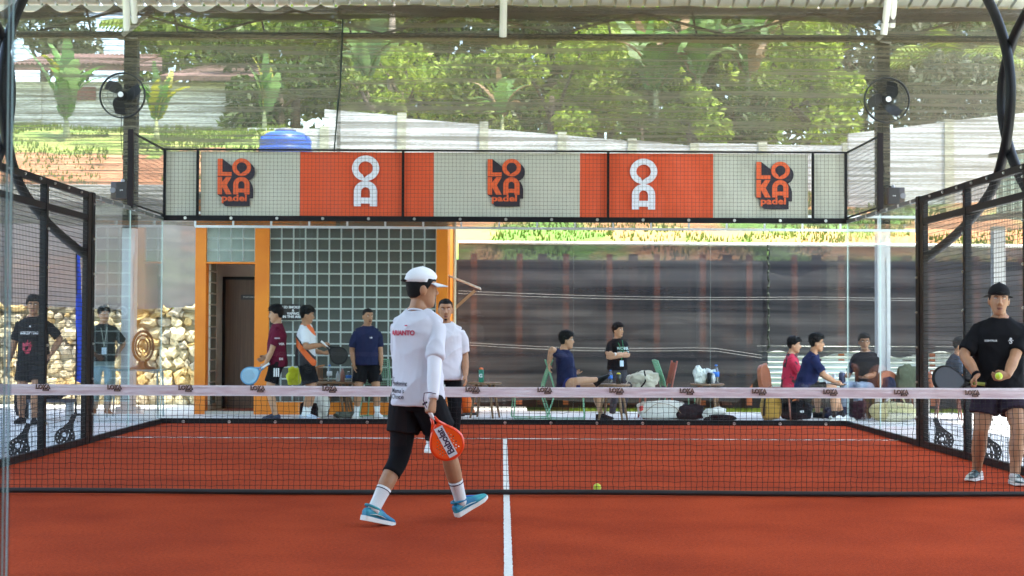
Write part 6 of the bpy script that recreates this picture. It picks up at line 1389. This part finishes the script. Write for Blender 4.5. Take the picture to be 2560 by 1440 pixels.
# chairs
def chair_green(px, Y, rz, label):
    r = empty('wire_chair', (gx(px, Y), Y, ZD), label, 'chair', 'green wire chairs'); r.rotation_euler = (0, 0, R_(rz)); m = M('powder_green', (.16, .36, .22), .45); w_ = .23
    for s in (-1, 1):
        MB().tube(path([(s*w_, -.25, .45), (s*(w_+.02), -.26, .2), (s*(w_+.03), -.27, .03), (s*(w_+.03), -.2, .010), (s*(w_+.03), .22, .010), (s*(w_+.02), .30, .06), (s*w_, .20, .45), (s*w_, .34, .92)], 5), .011, 8).build('side_frame', m, r, True)
    b = MB()
    for t in np.linspace(0, 1, 16): b.bar((-w_, -.25+.45*t, .45), (w_, -.25+.45*t, .45), .004, 5); b.bar((-w_+2*w_*t, -.25, .45), (-w_+2*w_*t, .2, .45), .004, 5)
    b.build('seat', m, r); b = MB()
    for t in np.linspace(0, 1, 14): b.bar((-w_, .215+.12*t, .52+.40*t), (w_, .215+.12*t, .52+.40*t), .004, 5); b.bar((-w_+2*w_*t, .215, .52), (-w_+2*w_*t, .335, .92), .004, 5)
    b.build('backrest', m, r); MB().tube([(-w_, .34, .92), (0, .345, .93), (w_, .34, .92)], .011, 8).build('top_rail', m, r, True)
    MB().bar((-w_-.03, .0, .012), (w_+.03, .0, .012), .009, 6).build('stretcher', m, r); return r
chair_green(1418, 11.78, 88, 'green wire chair under the cross-legged man'); chair_green(1325, 12.1, -86, 'empty green wire chair left of the cross-legged man'); chair_green(1690, 12.3, 95, 'green wire chair right of the red chair'); chair_green(950, 12.45, 170, 'green wire chair partly hidden behind the navy tee man')
def chair_red(px, Y, rz, label):
    r = empty('metal_chair', (gx(px, Y), Y, ZD), label, 'chair'); r.rotation_euler = (0, 0, R_(rz)); m = M('powder_rust', (.30, .075, .045), .45)
    for s in (-1, 1):
        MB().bar((s*.22, -.2, .45), (s*.24, -.24, 0), .016, 8).build('leg', m, r, True); MB().tube([(s*.24, .26, 0), (s*.22, .2, .45), (s*.21, .30, .92)], .016, 8).build('leg', m, r, True); MB().bar((s*.22, -.2, .44), (s*.22, .2, .44), .013, 8).build('seat_rail', m, r, True)
    MB().box((0, 0, .455), (.44, .42, .02)).build('seat', m, r); MB().grid(lambda u, v: (-.21+.42*u, .20+.09*v+.02*math.sin(u*math.pi), .56+.33*v), 8, 4).build('backrest', m, r, True)
chair_red(1640, 12.2, -85, 'rust red metal chair holding the cream backpack')
lump('backpack', (gx(1607, 12.2), 12.12, .445), (.42, .32, .27), CRF, 'cream slouched backpack on the seat of the rust red chair', 'backpack', 31, .34, parts=(('strap', ([(-.1, -.15, .28), (-.22, -.17, .2), (-.3, -.16, .05)], .014), CRF), ('strap', ([(.0, -.17, .3), (.02, -.2, .15), (-.05, -.17, .04)], .012), BLACKM)))
LEAO = M('leather_orange', (.30, .085, .03), .42, var=.15, vs_=8, bump=.1, bs=40)
def chair_leather(px, Y, rz, label, h=.98):
    rs_ = .88 if px > 2180 else 1.0
    r = empty('dining_chair', (gx(px, Y), Y, ZD), label, 'chair', 'orange leather chairs'); r.rotation_euler = (0, 0, R_(rz)); r.scale = (rs_, rs_, rs_)
    out = [(-.17, .48), (.17, .48), (.185, .64)]+[(.18*math.cos(a), .72+.15*math.sin(a)) for a in np.linspace(0, math.pi, 14)]+[(-.185, .64)]
    me = flat([out], .05, 'backrest', .012); o = link('backrest', me, r, LEAO); o.matrix_local = Matrix.Translation((0, .22, 0)) @ Matrix.Rotation(R_(-8), 4, 'X') @ FACE_CAM
    link('seat', bevelled(MB().box((0, 0, .44), (.44, .44, .09)), .03, 3), r, LEAO)
    for sx_ in (-1, 1):
        for sy_ in (-1, 1): MB().bar((sx_*.18, sy_*.17, .4), (sx_*.22, sy_*.22, 0), .018, 8, r2=.012).build('leg', M('leg_rust', (.22, .08, .05), .5), r, True)
chair_leather(1957, 11.75, 58, 'orange leather chair behind the navy polo man'); chair_leather(2245, 12.0, 20, 'orange leather chair with jacket and bag on its back'); chair_leather(2370, 12.05, 80, 'orange leather chair behind the right mesh wall'); chair_leather(1965, 12.85, 80, 'orange leather chair under the red jersey man'); chair_leather(2195, 12.3, -40, 'orange leather chair under the black tee man')
lump('jacket', (gx(2268, 12.25), 12.25, .35), (.36, .18, .5), fabric('jacket_olive', (.10, .12, .08)), 'olive jacket hung over the orange chair near the mesh', 'jacket', 41, .2); lump('sling_bag', (gx(2222, 11.8), 11.8, .36), (.2, .14, .3), fabric('sling_navy', (.015, .02, .05)), 'navy sling bag hanging beside the orange chair', 'bag', 43, .2)
# woven chairs by the glass blocks
WOV = M('rattan', (.36, .15, .055), .6, var=.25)
def rattan(px, Y, rz, label):
    r = empty('rattan_chair', (gx(px, Y), Y, ZD), label, 'chair', 'rattan chairs'); r.rotation_euler = (0, 0, R_(rz)); b = MB()
    def sh(u, v): a = -2.0+4.0*u; return Vector((.36*math.sin(a), .12-.30*math.cos(a)*-1*.9, .38+(.46-.10*abs(a)/2)*v))
    n = 46
    for i in range(n+1): b.bar(sh(i/n, 0), sh(i/n, 1), .006, 4)
    b.build('back_slats', WOV, r)
    for v, rr in ((0, .014), (.5, .008), (1, .016)): MB().tube([sh(t, v) for t in np.linspace(0, 1, 24)], rr, 6).build('hoop', WOV, r, True)
    MB().lathe((0, .1, .38), [(.001, 0), (.33, 0), (.35, .03), (.33, .06), (.001, .07)], 20).build('seat', M('cushion_dark', (.05, .04, .04), .8), r, True)
    for q in range(4):
        a = q*math.pi/2+.78; MB().bar((.2*math.cos(a), .1+.2*math.sin(a), .38), (.3*math.cos(a), .1+.3*math.sin(a), 0), .018, 8).build('leg', WOODL, r, True)
rattan(840, 12.62, 0, 'orange-brown rattan chair behind the table of four bottles')
rattan(1545, 12.75, 180, 'rattan chair behind the table beside the cross-legged man') if False else None
# cones
def cone(px, Y, label):
    r = empty('traffic_cone', (gx(px, Y), Y, ZD), label, 'traffic cone', 'traffic cones'); MB().lathe((0, 0, .03), [(.15, 0), (.05, .34), (.035, .40), (.001, .40)], 24).build('cone_body', M('cone_orange', (.85, .16, .015), .45), r, True)
    link('cone_base', bevelled(MB().box((0, 0, .018), (.36, .36, .036)), .01), r, M('cone_base', (.02, .02, .02), .6)); MB().lathe((0, 0, .15), [(.112, 0), (.085, .10)], 24).build('reflective_band', M('cone_band', (.75, .7, .6), .4), r, True)
cone(1136, 12.75, 'orange traffic cone nearest the orange building corner'); cone(1166, 13.1, 'orange traffic cone just right of the other cone')
o = empty('padel_racket', (0, 0, 0)); bpy.data.objects.remove(o)
p = W(1112, 945, 12.2); racket(Vector((p.x, 12.25, .58)), (.06, .1, 1), (.1, -1, 0), M('racket_ice', (.45, .62, .70), .4), M('racket_ice_rim', (.5, .66, .72), .4), 'pale ice blue racket propped behind the opponent in white', holes=False)
st = MB().lathe((gx(1112, 12.3), 12.3, ZD), [(.16, 0), (.16, .02), (.02, .03), (.018, .46), (.1, .47), (.1, .49), (.001, .49)], 14); tag(st.build('stand', M('stand_grey', (.3, .32, .33), .4), smooth=True), 'slim grey stand under the propped ice blue racket', 'stand')
lb = lump('racket_bag', (gx(800, 11.9), 11.9, ZD), (.30, .26, .46), WHF, 'cream racket bag leaning beside the jersey man legs', 'bag', 51, .12); lump('shoe_bag', (gx(775, 11.7), 11.65, ZD), (.28, .22, .26), BLACK_F, 'black bag at the feet of the jersey man', 'bag', 53, .18)
lump('dark_cloth', (gx(865, 11.9), 11.9, ZD), (.36, .2, .10), fabric('cloth_olive', (.10, .11, .09)), 'grey-green folded cloth under the table of four bottles', 'cloth', 55, .25)
yb = MB(); 
lump('neon_bag', (gx(735, 11.75), 11.8, .50), (.22, .12, .28), fabric('neon_yellow', (.62, .62, .02)), 'neon yellow bag between the maroon and jersey men', 'bag', 57, .25)
# left: feather flag, tall table, ornament
fl = empty('feather_flag', (gx(190, 12.4), 12.4, ZD), 'narrow blue feather flag on a pole behind the left mesh', 'flag')
zt_ = W(190, 612, 12.4).z-ZD; z0_ = W(190, 952, 12.4).z-ZD
MB().tube([(0, 0, 0), (0, 0, zt_*.6), (-.02, 0, zt_)], [.014, .012, .006], 8).build('pole', BLACKM, fl, True)
MB().grid(lambda u, v: (-.01+u*(.10+.16*(1-v)**3*(1 if v < .35 else 1)-.04*v), .02*math.sin(v*9+u*2), z0_+(zt_-z0_)*v-.10*u*(1-v)), 6, 24).build('flag_cloth', fabric('flag_blue', (.01, .055, .52)), fl, True)
MB().lathe((0, 0, 0), [(.001, .05), (.02, .05), (.03, .03), (.14, .015), (.15, 0), (.001, 0)], 16).build('base', BLACKM, fl, True)
tb = empty('tall_table', (gx(340, 12.0), 12.0, ZD), 'tall grey metal table beside the left column', 'table'); TS = M('table_steel', (.20, .26, .27), .35, .4)
ht = W(340, 925, 12.0).z-ZD
MB().box((0, 0, ht), (.82, .45, .025)).build('table_top', TS, tb)
for sx_ in (-.38, .38):
    for sy_ in (-.2, .2): MB().bar((sx_, sy_, ht), (sx_*1.05, sy_, 0), .018).build('leg', TS, tb)
MB().bar((.36, -.2, ht*.95), (.1, -.2, ht), .012).build('brace', TS, tb)
orn = empty('carved_ornament', (gx(357, 12.0), 12.0, ZD+ht+.013), 'brown carved looped ornament standing on the tall metal table', 'ornament'); OB = two_tone('carved_wood', (.07, .03, .015), (.15, .07, .035), 9, .3, .7, .3, 6)
MB().lathe((0, 0, 0), [(.001, 0), (.21, 0), (.19, .03), (.1, .05), (.06, .12), (.001, .13)], 18).build('foot', OB, orn, True)
for rr, ww in ((.17, .022), (.125, .016), (.08, .012)): MB().tube([(rr*math.sin(a)*.95, 0, .36-rr*1.65*math.cos(a)*.85) for a in np.linspace(.25, 2*math.pi-.25, 30)], ww, 7).build('loop', OB, orn, True)
lump('tote_bag', (gx(2300, 12.3), 12.3, ZD), (.3, .2, .62), WHF, 'white upright tote bag beside the mesh post', 'bag', 61, .18)
lump('dark_bag', (gx(1690, 12.05), 12.05, ZD), (.4, .26, .26), fabric('bag_slate', (.03, .03, .045)), 'slate bag between the cream racket bag and the black floor bag', 'bag', 63, .2)
lump('towel', (gx(2095, 11.95), 11.95, ZD), (.4, .26, .2), fabric('towel_navy', (.012, .016, .04)), 'navy crumpled towel bag under the dark round table', 'towel', 65, .25)
